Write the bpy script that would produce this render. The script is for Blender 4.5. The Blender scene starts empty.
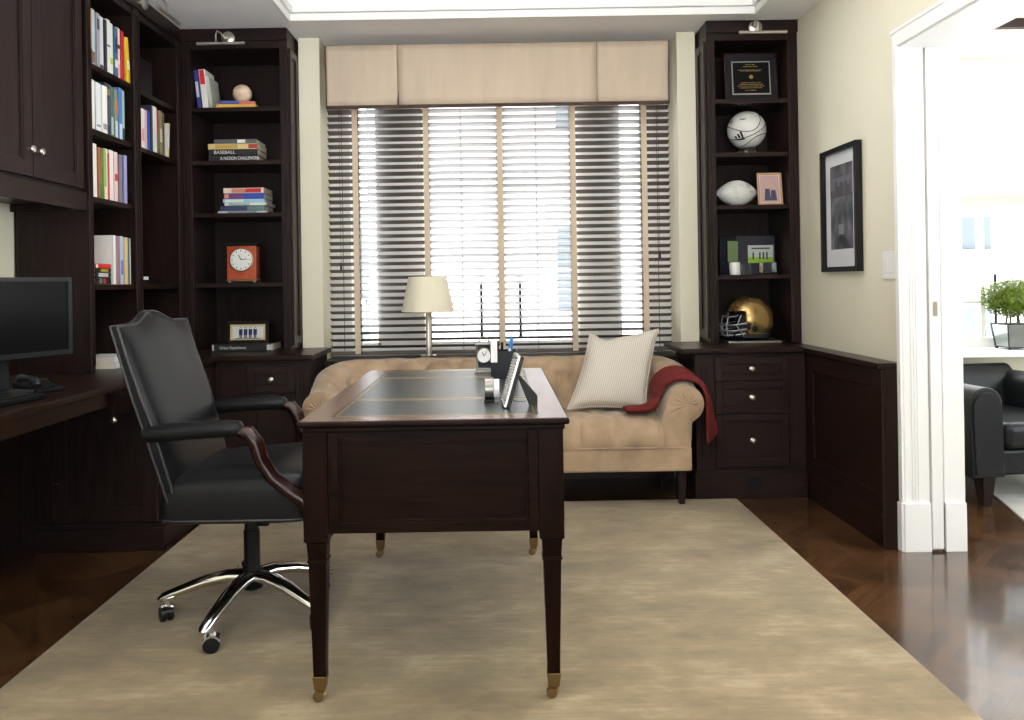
import bpy, bmesh, math, random
from mathutils import Matrix, Vector
random.seed(7)
PI = math.pi
scene = bpy.context.scene
COL = scene.collection
H, F, CX, CY, S = 1.14, 800.0, 495.0, 282.0, 0.016      # eye height, focal length (px), vanishing point, roll
CC = math.sqrt(1 - S * S)

def uv(x, y):
    dx, dy = (x - CX) / F, (y - CY) / F
    return CC * dx - S * dy, S * dx + CC * dy
def at(x, y, Y):
    u, v = uv(x, y); return Vector((u * Y, Y, H - v * Y))
def on_x(x, y, X):
    u, v = uv(x, y); Y = X / u; return Vector((X, Y, H - v * Y))

# ------------------------------------------------------------------ materials
def new_mat(name):
    m = bpy.data.materials.new(name); m.use_nodes = True
    nt = m.node_tree; b = nt.nodes['Principled BSDF']
    return m, nt, b
def lin(c):
    return tuple((v / 12.92 if v <= 0.04045 else ((v + 0.055) / 1.055) ** 2.4) for v in c)
def srgb(r, g, b): return lin((r / 255, g / 255, b / 255))
def mat(name, col, rough=0.5, metal=0.0, bump=0.0, bscale=80.0, var=0.0, vscale=6.0, spec=0.5, sheen=0.0, coat=0.0,
        trans=0.0, ior=1.45, stretch=None):
    m, nt, b = new_mat(name)
    b.inputs['Base Color'].default_value = (*col, 1)
    b.inputs['Roughness'].default_value = rough
    b.inputs['Metallic'].default_value = metal
    b.inputs['Specular IOR Level'].default_value = spec
    b.inputs['Coat Weight'].default_value = coat
    b.inputs['Sheen Weight'].default_value = sheen
    b.inputs['Transmission Weight'].default_value = trans
    b.inputs['IOR'].default_value = ior
    tc = nt.nodes.new('ShaderNodeTexCoord'); mp = nt.nodes.new('ShaderNodeMapping')
    nt.links.new(tc.outputs['Object'], mp.inputs['Vector'])
    if stretch: mp.inputs['Scale'].default_value = stretch
    if var > 0:
        n = nt.nodes.new('ShaderNodeTexNoise'); n.inputs['Scale'].default_value = vscale; n.inputs['Detail'].default_value = 6
        nt.links.new(mp.outputs[0], n.inputs['Vector'])
        r = nt.nodes.new('ShaderNodeMapRange'); r.inputs[1].default_value = 0.3; r.inputs[2].default_value = 0.7
        r.inputs[3].default_value = 1 - var; r.inputs[4].default_value = 1 + var
        nt.links.new(n.outputs['Fac'], r.inputs[0])
        mx = nt.nodes.new('ShaderNodeMix'); mx.data_type = 'RGBA'; mx.blend_type = 'MULTIPLY'; mx.inputs[0].default_value = 1
        mx.inputs[6].default_value = (*col, 1); nt.links.new(r.outputs[0], mx.inputs[7])
        nt.links.new(mx.outputs[2], b.inputs['Base Color'])
    if bump > 0:
        n2 = nt.nodes.new('ShaderNodeTexNoise'); n2.inputs['Scale'].default_value = bscale; n2.inputs['Detail'].default_value = 4
        nt.links.new(mp.outputs[0], n2.inputs['Vector'])
        bp = nt.nodes.new('ShaderNodeBump'); bp.inputs['Strength'].default_value = bump; bp.inputs['Distance'].default_value = 0.01
        nt.links.new(n2.outputs['Fac'], bp.inputs['Height']); nt.links.new(bp.outputs[0], b.inputs['Normal'])
    return m
M = {}
def wood(name, c1, c2, rough=0.35, axis='Z', coat=0.25, spec=0.5):
    m, nt, b = new_mat(name)
    tc = nt.nodes.new('ShaderNodeTexCoord'); mp = nt.nodes.new('ShaderNodeMapping')
    sc = {'Z': (14, 14, 1.2), 'X': (1.2, 14, 14), 'Y': (14, 1.2, 14)}[axis]
    mp.inputs['Scale'].default_value = sc
    nt.links.new(tc.outputs['Object'], mp.inputs['Vector'])
    n = nt.nodes.new('ShaderNodeTexNoise'); n.inputs['Scale'].default_value = 4; n.inputs['Detail'].default_value = 9; n.inputs['Roughness'].default_value = 0.65
    nt.links.new(mp.outputs[0], n.inputs['Vector'])
    cr = nt.nodes.new('ShaderNodeValToRGB')
    cr.color_ramp.elements[0].position = 0.35; cr.color_ramp.elements[0].color = (*c1, 1)
    cr.color_ramp.elements[1].position = 0.68; cr.color_ramp.elements[1].color = (*c2, 1)
    nt.links.new(n.outputs['Fac'], cr.inputs[0]); nt.links.new(cr.outputs[0], b.inputs['Base Color'])
    b.inputs['Roughness'].default_value = rough; b.inputs['Coat Weight'].default_value = coat; b.inputs['Coat Roughness'].default_value = 0.25
    b.inputs['Specular IOR Level'].default_value = spec
    return m
M['espresso'] = wood('espresso_wood', (0.010, 0.0058, 0.0054), (0.021, 0.0115, 0.0105), 0.36, 'Z', .0, .14)
M['espresso_h'] = wood('espresso_wood_horizontal', (0.010, 0.0058, 0.0054), (0.021, 0.0115, 0.0105), 0.32, 'X', .0, .16)
M['espresso_y'] = wood('espresso_wood_lengthwise', (0.008, 0.004, 0.003), (0.018, 0.008, 0.005), 0.30, 'Y', .0, .16)
M['mahogany'] = wood('mahogany_wood', (0.0035, 0.0014, 0.0009), (0.0115, 0.0044, 0.0026), 0.32, 'X', .0, .07)
M['mahogany_v'] = wood('mahogany_wood_upright', (0.0035, 0.0014, 0.0009), (0.010, 0.0036, 0.0022), 0.32, 'Z', .0, .07)
M['mahogany_top_lit'] = wood('mahogany_border_lit', (0.07, 0.028, 0.018), (0.13, 0.055, 0.034), 0.27, 'Y', 0.35, .7)  # base colour lightened to carry the window's reflection on the desk border
M['red_wood'] = wood('red_brown_polished_wood', (0.010, 0.002, 0.0014), (0.022, 0.004, 0.0026), 0.25, 'Z', 0.1, .3)
M['cherry'] = wood('cherry_clock_wood', (0.28, 0.035, 0.012), (0.42, 0.07, 0.02), 0.2, 'Z', 0.5)
M['wall'] = mat('cream_wall_paint', srgb(222, 217, 196), 0.75, bump=0.03, bscale=300)
M['wall_left'] = M['wall']
M['ceil'] = mat('white_ceiling_paint', (0.94, 0.94, 0.95), 0.8)
M['trim'] = mat('white_gloss_trim', (0.86, 0.86, 0.85), 0.35)
M['white'] = mat('white_plastic', (0.8, 0.8, 0.8), 0.4)
M['leather'] = mat('black_leather', (0.007, 0.0075, 0.009), 0.28, bump=0.10, bscale=260, spec=0.20)
M['leather_seam'] = mat('dark_piping', (0.02, 0.02, 0.022), 0.4)
M['chrome'] = mat('polished_chrome', (0.88, 0.88, 0.90), 0.14, 1)
M['nickel'] = mat('brushed_nickel', (0.62, 0.58, 0.52), 0.28, 1)
M['brass'] = mat('antique_brass', (0.24, 0.17, 0.085), 0.35, 1)
M['gold'] = mat('gold_tooling', (0.50, 0.36, 0.13), 0.35, 0.9)
M['black'] = mat('black_plastic', (0.007, 0.007, 0.008), 0.35, spec=.2)
M['black_matte'] = mat('black_matte', (0.012, 0.012, 0.012), 0.7)
M['screen'] = mat('dark_glossy_screen', (0.005, 0.005, 0.006), 0.35, spec=.12)
M['dkgrey'] = mat('dark_grey_plastic', (0.016, 0.018, 0.020), 0.4, spec=.2)
M['keys'] = mat('key_plastic', (0.009, 0.009, 0.010), 0.5, spec=.2)
M['desk_leather'] = mat('dark_green_grey_desk_leather', (0.024, 0.029, 0.031), 0.30, bump=0.05, bscale=150, spec=0.9)
M['slat'] = mat('dark_wood_slat', (0.075, 0.058, 0.048), 0.5)
M['tape'] = mat('beige_cloth_tape', srgb(205, 188, 166), 0.9)
M['cord'] = mat('dark_cord', (0.03, 0.025, 0.02), 0.8)
M['shade'] = mat('cream_lamp_shade', srgb(234, 227, 206), 0.85, bump=0.05, bscale=400)
M['silver'] = mat('silver_metal', (0.5, 0.5, 0.48), 0.28, 1)
M['paper'] = mat('book_pages', srgb(226, 218, 198), 0.9, bump=0.2, bscale=200)
M['clear'] = mat('clear_glass', (0.95, 0.97, 0.97), 0.03, trans=1.0)
M['dark_silver'] = mat('darkened_silver', (0.20, 0.19, 0.17), 0.3, 1)  # silver darkened to offset the bright window it mirrors
M['dial'] = mat('white_dial', (0.8, 0.8, 0.77), 0.4)
M['red_throw'] = mat('red_wool', (0.115, 0.008, 0.007), 0.95, bump=0.5, bscale=240, sheen=0.0, var=0.2, vscale=30)
M['leaf'] = mat('boxwood_leaf', (0.10, 0.155, 0.008), 0.5, var=0.5, vscale=25)
M['bark'] = mat('bark', (0.08, 0.05, 0.03), 0.9, bump=0.5, bscale=100)
M['soil'] = mat('moss', (0.05, 0.06, 0.02), 1, bump=1, bscale=120)
M['mirror'] = mat('mirrored_glass', (0.30, 0.33, 0.33), 0.2, 0.9)
M['helmet'] = mat('metallic_gold_shell', (0.36, 0.235, 0.085), 0.27, 0.75, coat=0.4)
M['mask'] = mat('grey_face_mask', (0.25, 0.26, 0.28), 0.3, 0.3)
M['ballwhite'] = mat('white_pebbled_ball', (0.72, 0.72, 0.70), 0.55, bump=0.25, bscale=320)
M['ivory'] = mat('cream_marbled_ball', srgb(222, 196, 166), 0.3, var=0.18, vscale=40)
M['facade'] = mat('pale_stone_facade', (0.30, 0.29, 0.28), 0.9)
M['facade2'] = mat('grey_brick_facade', (0.13, 0.14, 0.15), 0.9)
M['farglass'] = mat('far_window_glass', (0.05, 0.06, 0.07), 0.2)

def fabric(name, col, var=0.14, vscale=9, bump=0.35, bscale=420, sheen=0.5, rough=0.85):
    return mat(name, col, rough, bump=bump, bscale=bscale, var=var, vscale=vscale, sheen=sheen)
M['velvet'] = fabric('tan_velvet', (0.325, 0.225, 0.14), 0.26, 9, 0.12, 300, 0.35)
M['valance'] = mat('taupe_linen', (0.50, 0.405, 0.315), 0.9, bump=0.12, bscale=300, var=0.06, vscale=6, stretch=(3, 3, 0.5))
M['valance_trim'] = mat('brown_braid', (0.045, 0.025, 0.018), 0.8)

def stripe_fabric():
    m, nt, b = new_mat('striped_linen')
    tc = nt.nodes.new('ShaderNodeTexCoord'); sx = nt.nodes.new('ShaderNodeSeparateXYZ')
    nt.links.new(tc.outputs['Object'], sx.inputs[0])
    a = nt.nodes.new('ShaderNodeMath'); a.operation = 'MULTIPLY'; a.inputs[1].default_value = 2 * PI / 0.0105
    nt.links.new(sx.outputs['X'], a.inputs[0])
    s = nt.nodes.new('ShaderNodeMath'); s.operation = 'SINE'; nt.links.new(a.outputs[0], s.inputs[0])
    cr = nt.nodes.new('ShaderNodeValToRGB')
    cr.color_ramp.elements[0].position = 0.25; cr.color_ramp.elements[0].color = (*srgb(188, 179, 165), 1)
    cr.color_ramp.elements[1].position = 0.45; cr.color_ramp.elements[1].color = (*srgb(212, 206, 196), 1)
    mr = nt.nodes.new('ShaderNodeMapRange'); mr.inputs[1].default_value = -1; mr.inputs[2].default_value = 1
    nt.links.new(s.outputs[0], mr.inputs[0]); nt.links.new(mr.outputs[0], cr.inputs[0])
    nt.links.new(cr.outputs[0], b.inputs['Base Color']); b.inputs['Roughness'].default_value = 0.95
    return m
M['linen'] = stripe_fabric()

def rug_mat(name, c1, c2, c3):
    m, nt, b = new_mat(name)
    tc = nt.nodes.new('ShaderNodeTexCoord')
    def noise(scale, stretch, det=6, rough=.6):
        mp = nt.nodes.new('ShaderNodeMapping'); mp.inputs['Scale'].default_value = stretch
        nt.links.new(tc.outputs['Object'], mp.inputs['Vector'])
        n = nt.nodes.new('ShaderNodeTexNoise'); n.inputs['Scale'].default_value = scale; n.inputs['Detail'].default_value = det
        n.inputs['Roughness'].default_value = rough
        nt.links.new(mp.outputs[0], n.inputs['Vector']); return n
    n1 = noise(2.6, (1, 1.5, 1), 10, .68); n2 = noise(9, (0.6, 6, 1)); n3 = noise(220, (1, 1, 1), 2)
    cr = nt.nodes.new('ShaderNodeValToRGB')
    e = cr.color_ramp.elements; e[0].position = .38; e[0].color = (*c1, 1); e[1].position = .52; e[1].color = (*c2, 1)
    x = e.new(.66); x.color = (*c3, 1)
    ad = nt.nodes.new('ShaderNodeMix'); ad.data_type = 'FLOAT'; ad.inputs[0].default_value = .2
    nt.links.new(n1.outputs['Fac'], ad.inputs[2]); nt.links.new(n2.outputs['Fac'], ad.inputs[3])
    nt.links.new(ad.outputs[0], cr.inputs[0])
    nt.links.new(cr.outputs[0], b.inputs['Base Color'])
    b.inputs['Roughness'].default_value = .85; b.inputs['Sheen Weight'].default_value = .25
    b.inputs['Specular IOR Level'].default_value = .25
    bp = nt.nodes.new('ShaderNodeBump'); bp.inputs['Strength'].default_value = .25; bp.inputs['Distance'].default_value = .004
    nt.links.new(n3.outputs['Fac'], bp.inputs['Height']); nt.links.new(bp.outputs[0], b.inputs['Normal'])
    return m
M['rug'] = rug_mat('golden_beige_silk_rug', (0.135, 0.094, 0.043), (0.205, 0.148, 0.072), (0.32, 0.25, 0.145))
M['grey_rug'] = rug_mat('pale_grey_rug', (0.28, 0.27, 0.25), (0.36, 0.35, 0.32), (0.45, 0.43, 0.4))

def herringbone():
    m, nt, b = new_mat('dark_herringbone_parquet')
    N = nt.nodes; L = nt.links
    tc = N.new('ShaderNodeTexCoord'); mp = N.new('ShaderNodeMapping')
    W, LEN = 0.046, 6.0
    mp.inputs['Rotation'].default_value = (0, 0, math.radians(45)); mp.inputs['Scale'].default_value = (1 / W, 1 / W, 1)
    L.new(tc.outputs['Object'], mp.inputs['Vector'])
    sp = N.new('ShaderNodeSeparateXYZ'); L.new(mp.outputs[0], sp.inputs[0])
    def mth(op, a, bb=None):
        n = N.new('ShaderNodeMath'); n.operation = op
        for i, v in enumerate((a, bb)):
            if v is None: continue
            if isinstance(v, (int, float)): n.inputs[i].default_value = v
            else: L.new(v, n.inputs[i])
        return n.outputs[0]
    x, y = sp.outputs['X'], sp.outputs['Y']
    fx, fy = mth('FLOOR', x), mth('FLOOR', y)
    mm = mth('FLOORED_MODULO', mth('SUBTRACT', fx, fy), 2 * LEN)
    hor = mth('LESS_THAN', mm, LEN - 0.5)
    sx = mth('SUBTRACT', fx, mm)
    sy = mth('SUBTRACT', fy, mth('SUBTRACT', 2 * LEN - 1, mm))
    def sel(a, bb):
        n = N.new('ShaderNodeMix'); n.data_type = 'FLOAT'; L.new(hor, n.inputs[0]); L.new(bb, n.inputs[2]); L.new(a, n.inputs[3]); return n.outputs[0]
    idx, idy = sel(sx, fx), sel(fy, sy)
    across = sel(mth('FRACT', y), mth('FRACT', x))
    along = sel(mth('SUBTRACT', x, sx), mth('SUBTRACT', y, sy))
    cb = N.new('ShaderNodeCombineXYZ'); L.new(idx, cb.inputs[0]); L.new(idy, cb.inputs[1]); L.new(mth('MULTIPLY', hor, 37.0), cb.inputs[2])
    wn = N.new('ShaderNodeTexWhiteNoise'); L.new(cb.outputs[0], wn.inputs['Vector'])
    cg = N.new('ShaderNodeCombineXYZ'); L.new(mth('MULTIPLY', along, .25), cg.inputs[0]); L.new(mth('MULTIPLY', across, 4), cg.inputs[1]); L.new(mth('MULTIPLY', wn.outputs['Value'], 50), cg.inputs[2])
    gn = N.new('ShaderNodeTexNoise'); gn.inputs['Scale'].default_value = 1.5; gn.inputs['Detail'].default_value = 8; L.new(cg.outputs[0], gn.inputs['Vector'])
    f = mth('ADD', mth('MULTIPLY', wn.outputs['Value'], .30), mth('MULTIPLY', gn.outputs['Fac'], .70))
    cr = N.new('ShaderNodeValToRGB'); e = cr.color_ramp.elements
    e[0].position = .22; e[0].color = (.008, .0034, .0018, 1); e[1].position = .72; e[1].color = (.095, .043, .017, 1)
    L.new(f, cr.inputs[0])
    e1 = mth('LESS_THAN', across, .07); e2 = mth('LESS_THAN', along, .07)
    line = mth('MAXIMUM', e1, e2)
    mx = N.new('ShaderNodeMix'); mx.data_type = 'RGBA'; L.new(mth('MULTIPLY', line, .9), mx.inputs[0]); L.new(cr.outputs[0], mx.inputs[6]); mx.inputs[7].default_value = (.004, .002, .001, 1)
    L.new(mx.outputs[2], b.inputs['Base Color'])
    b.inputs['Roughness'].default_value = .24; b.inputs['Specular IOR Level'].default_value = .3; b.inputs['Coat Weight'].default_value = .55; b.inputs['Coat Roughness'].default_value = .10
    bp = N.new('ShaderNodeBump'); bp.inputs['Strength'].default_value = .15; bp.inputs['Distance'].default_value = .002
    L.new(mth('SUBTRACT', gn.outputs['Fac'], line), bp.inputs['Height']); L.new(bp.outputs[0], b.inputs['Normal'])
    return m
M['parquet'] = herringbone()
_cm = {}
def colm(r, g, b, rough=0.5):
    k = (r, g, b, rough)
    if k not in _cm: _cm[k] = mat('paint_%02x%02x%02x' % (r, g, b), srgb(r, g, b), rough)
    return _cm[k]

# ------------------------------------------------------------------ mesh builder
class MB:
    def __init__(s, Mx=None): s.v = []; s.f = []; s.M = Mx or Matrix()
    def add(s, vs, fs):
        o = len(s.v); s.v += [s.M @ Vector(p) for p in vs]; s.f += [tuple(i + o for i in f) for f in fs]; return s
    def box(s, x0, x1, y0, y1, z0, z1):
        vs = [(x0, y0, z0), (x1, y0, z0), (x1, y1, z0), (x0, y1, z0), (x0, y0, z1), (x1, y0, z1), (x1, y1, z1), (x0, y1, z1)]
        return s.add(vs, [(0, 3, 2, 1), (4, 5, 6, 7), (0, 1, 5, 4), (1, 2, 6, 5), (2, 3, 7, 6), (3, 0, 4, 7)])
    def taper(s, cx, cy, z0, a0, z1, a1, cx1=None, cy1=None, b0=None, b1=None):
        cx1 = cx if cx1 is None else cx1; cy1 = cy if cy1 is None else cy1
        b0 = a0 if b0 is None else b0; b1 = a1 if b1 is None else b1
        vs = [(cx - a0, cy - b0, z0), (cx + a0, cy - b0, z0), (cx + a0, cy + b0, z0), (cx - a0, cy + b0, z0),
              (cx1 - a1, cy1 - b1, z1), (cx1 + a1, cy1 - b1, z1), (cx1 + a1, cy1 + b1, z1), (cx1 - a1, cy1 + b1, z1)]
        return s.add(vs, [(0, 3, 2, 1), (4, 5, 6, 7), (0, 1, 5, 4), (1, 2, 6, 5), (2, 3, 7, 6), (3, 0, 4, 7)])
    def tube(s, pts, rad, n=10, flat=1.0, up=None):
        pts = [Vector(p) for p in pts]; k = len(pts)
        if isinstance(rad, (int, float)): rad = [rad] * k
        vs = []; fs = []; ref = None
        for i, p in enumerate(pts):
            t = (pts[min(i + 1, k - 1)] - pts[max(i - 1, 0)]).normalized()
            if ref is None:
                ref = Vector(up) if up else (Vector((0, 0, 1)) if abs(t.z) < .9 else Vector((1, 0, 0)))
            a = t.cross(ref).normalized(); b = a.cross(t).normalized(); ref = b
            for j in range(n):
                an = 2 * PI * j / n
                vs.append(p + a * math.cos(an) * rad[i] + b * math.sin(an) * rad[i] * flat)
        for i in range(k - 1):
            for j in range(n):
                fs.append((i * n + j, i * n + (j + 1) % n, (i + 1) * n + (j + 1) % n, (i + 1) * n + j))
        fs.append(tuple(range(n - 1, -1, -1))); fs.append(tuple((k - 1) * n + j for j in range(n)))
        return s.add(vs, fs)
    def lathe(s, prof, c=(0, 0, 0), n=24, axis='Z', sy=1.0):
        vs = []; fs = []; k = len(prof)
        for (r, z) in prof:
            for j in range(n):
                a = 2 * PI * j / n; x, y = r * math.cos(a), r * math.sin(a) * sy
                p = {'Z': (x, y, z), 'Y': (x, z, y), 'X': (z, x, y)}[axis]
                vs.append((p[0] + c[0], p[1] + c[1], p[2] + c[2]))
        for i in range(k - 1):
            for j in range(n):
                fs.append((i * n + j, i * n + (j + 1) % n, (i + 1) * n + (j + 1) % n, (i + 1) * n + j))
        fs.append(tuple(range(n - 1, -1, -1))); fs.append(tuple((k - 1) * n + j for j in range(n)))
        return s.add(vs, fs)
    def prism(s, poly, y0, y1, axis='Y'):
        n = len(poly)
        def p(a, b, t): return {'Y': (a, t, b), 'X': (t, a, b), 'Z': (a, b, t)}[axis]
        vs = [p(a, b, y0) for a, b in poly] + [p(a, b, y1) for a, b in poly]
        fs = [tuple(range(n)), tuple(range(2 * n - 1, n - 1, -1))] + [(i, i + n, (i + 1) % n + n, (i + 1) % n) for i in range(n)]
        return s.add(vs, fs)
    def grid(s, nu, nv, fn, cu=False):
        vs = [fn(i / nu, j / nv) for i in range(nu + 1) for j in range(nv + 1)]
        fs = [(i * (nv + 1) + j, (i + 1) * (nv + 1) + j, (i + 1) * (nv + 1) + j + 1, i * (nv + 1) + j + 1) for i in range(nu) for j in range(nv)]
        return s.add(vs, fs)
    def build(s, name, m, parent=None, bevel=0, seg=2, smooth=None, subsurf=0, solid=0, loc=None, weld=False):
        me = bpy.data.meshes.new(name)
        org = Vector(loc) if loc is not None else None
        vs = [(v - org) if org is not None else v for v in s.v]
        me.from_pydata([tuple(v) for v in vs], [], s.f); me.update()
        bm = bmesh.new(); bm.from_mesh(me)
        if weld: bmesh.ops.remove_doubles(bm, verts=bm.verts, dist=1e-5)
        bmesh.ops.recalc_face_normals(bm, faces=bm.faces); bm.to_mesh(me); bm.free()
        if smooth or (smooth is None and (bevel or subsurf)):
            for p in me.polygons: p.use_smooth = True
        me.materials.append(M[m] if isinstance(m, str) else m)
        o = bpy.data.objects.new(name, me); COL.objects.link(o)
        if org is not None: o.location = org
        if parent is not None:
            o.parent = parent; o.location = (o.location if org is None else org) 
        if solid: d = o.modifiers.new('solid', 'SOLIDIFY'); d.thickness = solid; d.offset = 0
        if bevel:
            d = o.modifiers.new('bevel', 'BEVEL'); d.width = bevel; d.segments = seg; d.limit_method = 'ANGLE'; d.angle_limit = math.radians(35)
            d.harden_normals = True
        if subsurf: d = o.modifiers.new('sub', 'SUBSURF'); d.levels = subsurf; d.render_levels = subsurf
        if smooth and not bevel and not subsurf:
            try: me.set_sharp_from_angle(angle=math.radians(40))
            except Exception: pass
        return o

def tag(o, label, cat, group=None):
    o['label'] = label; o['category'] = cat
    if group: o['group'] = group
    return o
def thing(name, label, cat, loc=(0, 0, 0), rz=0, group=None):
    o = bpy.data.objects.new(name, None); COL.objects.link(o); o.empty_display_size = .05
    o.location = loc; o.rotation_euler = (0, 0, rz); return tag(o, label, cat, group)
def struct(mb, name, m, parent=None, **k):
    o = mb.build(name, m, parent, **k)
    if parent is None: o['kind'] = 'structure'
    return o
# things built in world coordinates: empty at base, parts' meshes are shifted into its frame
def wthing(name, label, cat, loc, group=None):
    return thing(name, label, cat, loc, 0, group)
def part(mb, name, m, t, **k):
    """mesh given in world coordinates, parented to thing t (or to a part of it)"""
    off = Vector((0, 0, 0)); p = t
    while p is not None: off += Vector(p.location); p = p.parent
    mb.v = [v - off for v in mb.v]
    return mb.build(name, m, t, **k)
def text_mesh(s, size, depth=0.0004):
    c = bpy.data.curves.new('t', 'FONT'); c.body = s; c.size = size; c.extrude = depth; c.align_x = 'LEFT'; c.align_y = 'CENTER'
    o = bpy.data.objects.new('t', c); COL.objects.link(o)
    dg = bpy.context.evaluated_depsgraph_get(); me = bpy.data.meshes.new_from_object(o.evaluated_get(dg))
    vs = [v.co.copy() for v in me.vertices]; fs = [tuple(p.vertices) for p in me.polygons]
    bpy.data.objects.remove(o); bpy.data.curves.remove(c); bpy.data.meshes.remove(me)
    return vs, fs
def put_text(s, size, Mx, wmax=None):
    vs, fs = text_mesh(s, size)
    w = max(v.x for v in vs) if vs else 1
    if wmax and w > wmax: k = wmax / w; vs = [Vector((v.x * k, v.y, v.z)) for v in vs]
    mb = MB(Mx); mb.add(vs, fs); return mb

# local frames for joinery fronts: local x to the right, local z up, local -y towards the viewer of the front
def frame_front(loc, facing):
    r = {'-Y': 0, '+X': PI / 2, '-X': -PI / 2, '+Y': PI}[facing]
    return Matrix.Translation(loc) @ Matrix.Rotation(r, 4, 'Z')
def panel_front(Mx, w, h, st=.045, th=.018, rec=.009):
    mb = MB(Mx)
    mb.box(0, st, -th, 0, 0, h).box(w - st, w, -th, 0, 0, h).box(st, w - st, -th, 0, 0, st).box(st, w - st, -th, 0, h - st, h)
    mb.box(st, w - st, -th + rec, 0, st, h - st)
    b = .007                                     # bead round the recess
    for (x0, x1, z0, z1) in ((st, w - st, st, st + b), (st, w - st, h - st - b, h - st), (st, st + b, st, h - st), (w - st - b, w - st, st, h - st)):
        mb.box(x0, x1, -th + rec * .35, -th + rec, z0, z1)
    return mb
def knob(Mx, r=.013):
    return MB(Mx).lathe([(r * .9, 0), (r * .9, -.002), (r * .4, -.004), (r * .38, -.014), (r * .8, -.018), (r, -.023), (r * .85, -.028), (r * .3, -.030)], axis='Y', n=16)
def fluted(Mx, w, h, n=3, y=-.004, m=.06):
    mb = MB(Mx)
    g = w / (n * 2 + 1)
    for i in range(n):
        mb.box(g * (2 * i + 1), g * (2 * i + 2), y - .003, y + .001, m, h - m)
    return mb

# ================================================================== setting
YB, YP, YW = 4.78, 4.60, 4.885          # back wall, piers beside window, window plane
XL, XR, ZC = -2.04, 1.69, 2.56
ZT = .78                               # counter height
YU, YL_ = 4.41, 4.145                  # fronts of upper and lower back joinery
struct(MB().box(XL - .1, 5.2, -1.8, 5.1, -.06, 0), 'floor', 'parquet')
# study ceiling with a tray
tx0, tx1, ty0, ty1 = -1.09, 1.43, -.9, 4.295
c = MB().box(XL - .1, tx0, -1.8, 5.0, ZC, ZC + .04).box(tx1, XR + .27, -1.8, 5.0, ZC, ZC + .04)
c.box(tx0, tx1, ty1, 5.0, ZC, ZC + .04).box(tx0, tx1, -1.8, ty0, ZC, ZC + .04)
c.box(tx0 - .04, tx1 + .04, ty0 - .04, ty1 + .04, ZC + .26, ZC + .30)
c.box(tx0 - .04, tx0, ty0, ty1, ZC + .041, ZC + .26).box(tx1, tx1 + .04, ty0, ty1, ZC + .041, ZC + .26)
c.box(tx0, tx1, ty1, ty1 + .04, ZC + .041, ZC + .26).box(tx0, tx1, ty0 - .04, ty0, ZC + .041, ZC + .26)
ceiling = struct(c, 'ceiling', 'ceil')
def tray_mould(d, z0, z1):
    return MB().box(tx0, tx0 + d, ty0, ty1, z0, z1).box(tx1 - d, tx1, ty0, ty1, z0, z1).box(tx0 + d, tx1 - d, ty1 - d, ty1, z0, z1).box(tx0 + d, tx1 - d, ty0, ty0 + d, z0, z1)
for i, (d_, z0, z1) in enumerate([(.014, -.006, .035), (.030, .035, .072), (.022, .140, .160), (.045, .160, .200), (.085, .200, .2595)]):
    struct(tray_mould(d_, ZC + z0, ZC + z1), 'trim_%d' % (i + 10), 'trim', ceiling, bevel=.005)
struct(MB().box(XL - .1, XL, -1.8, 5.0, 0, ZC + .04), 'wall_left', 'wall')
w = MB().box(XL, -1.11, YB, YB + .2, 0, ZC).box(-1.11, -.99, YP, YB + .2, 0, ZC)
w.box(1.065, 1.17, YP, YB + .2, 0, ZC).box(1.17, XR, YB, YB + .2, 0, ZC)
w.box(-.99, 1.065, YP + .02, YB + .2, 0, .67).box(-.99, 1.065, YW - .02, YB + .2, 2.50, ZC)
struct(w, 'wall_back', 'wall')
w = MB().box(XR, XR + .235, 3.32, YB + .2, 0, ZC).box(XR, XR + .235, .3, 3.32, 2.10, ZC).box(XR, XR + .235, -1.8, .3, 0, ZC)
struct(w, 'wall_right', 'wall')
# wall behind the camera; its opening is added to let in frontal fill light
w = MB().box(XL, -1.3, -1.8, -1.7, 0, ZC).box(1.2, XR, -1.8, -1.7, 0, ZC).box(-1.3, 1.2, -1.8, -1.7, 0, .55).box(-1.3, 1.2, -1.8, -1.7, 2.1, ZC)
struct(w, 'wall_front', 'wall')
# adjoining room
struct(MB().box(XR + .27, 5.2, -1.8, -1.7, 0, 2.8), 'wall_south', 'wall')
w = MB().box(XR + .27, 2.35, YB, YB + .2, 0, 2.8).box(4.1, 5.2, YB, YB + .2, 0, 2.8).box(2.35, 4.1, YB, YB + .2, 0, .66).box(2.35, 4.1, YB, YB + .2, 2.36, 2.8)
struct(w, 'wall_north', 'wall')
struct(MB().box(4.9, 5.0, -1.7, .2, 0, 2.8).box(4.9, 5.0, 3.6, YB, 0, 2.8).box(4.9, 5.0, .2, 3.6, 0, .5).box(4.9, 5.0, .2, 3.6, 2.5, 2.8), 'wall_east', 'wall')
struct(MB().box(XR + .0, 5.2, -1.8, 5.0, 2.8, 2.85).box(XR + .0, XR + .27, -1.8, 5.0, ZC + .04, 2.8), 'ceiling_east', 'ceil')
struct(MB().box(XR + .27, 4.9, YB - .04, YB - .001, 2.60, 2.655), 'trim_1', 'espresso_h')

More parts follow.
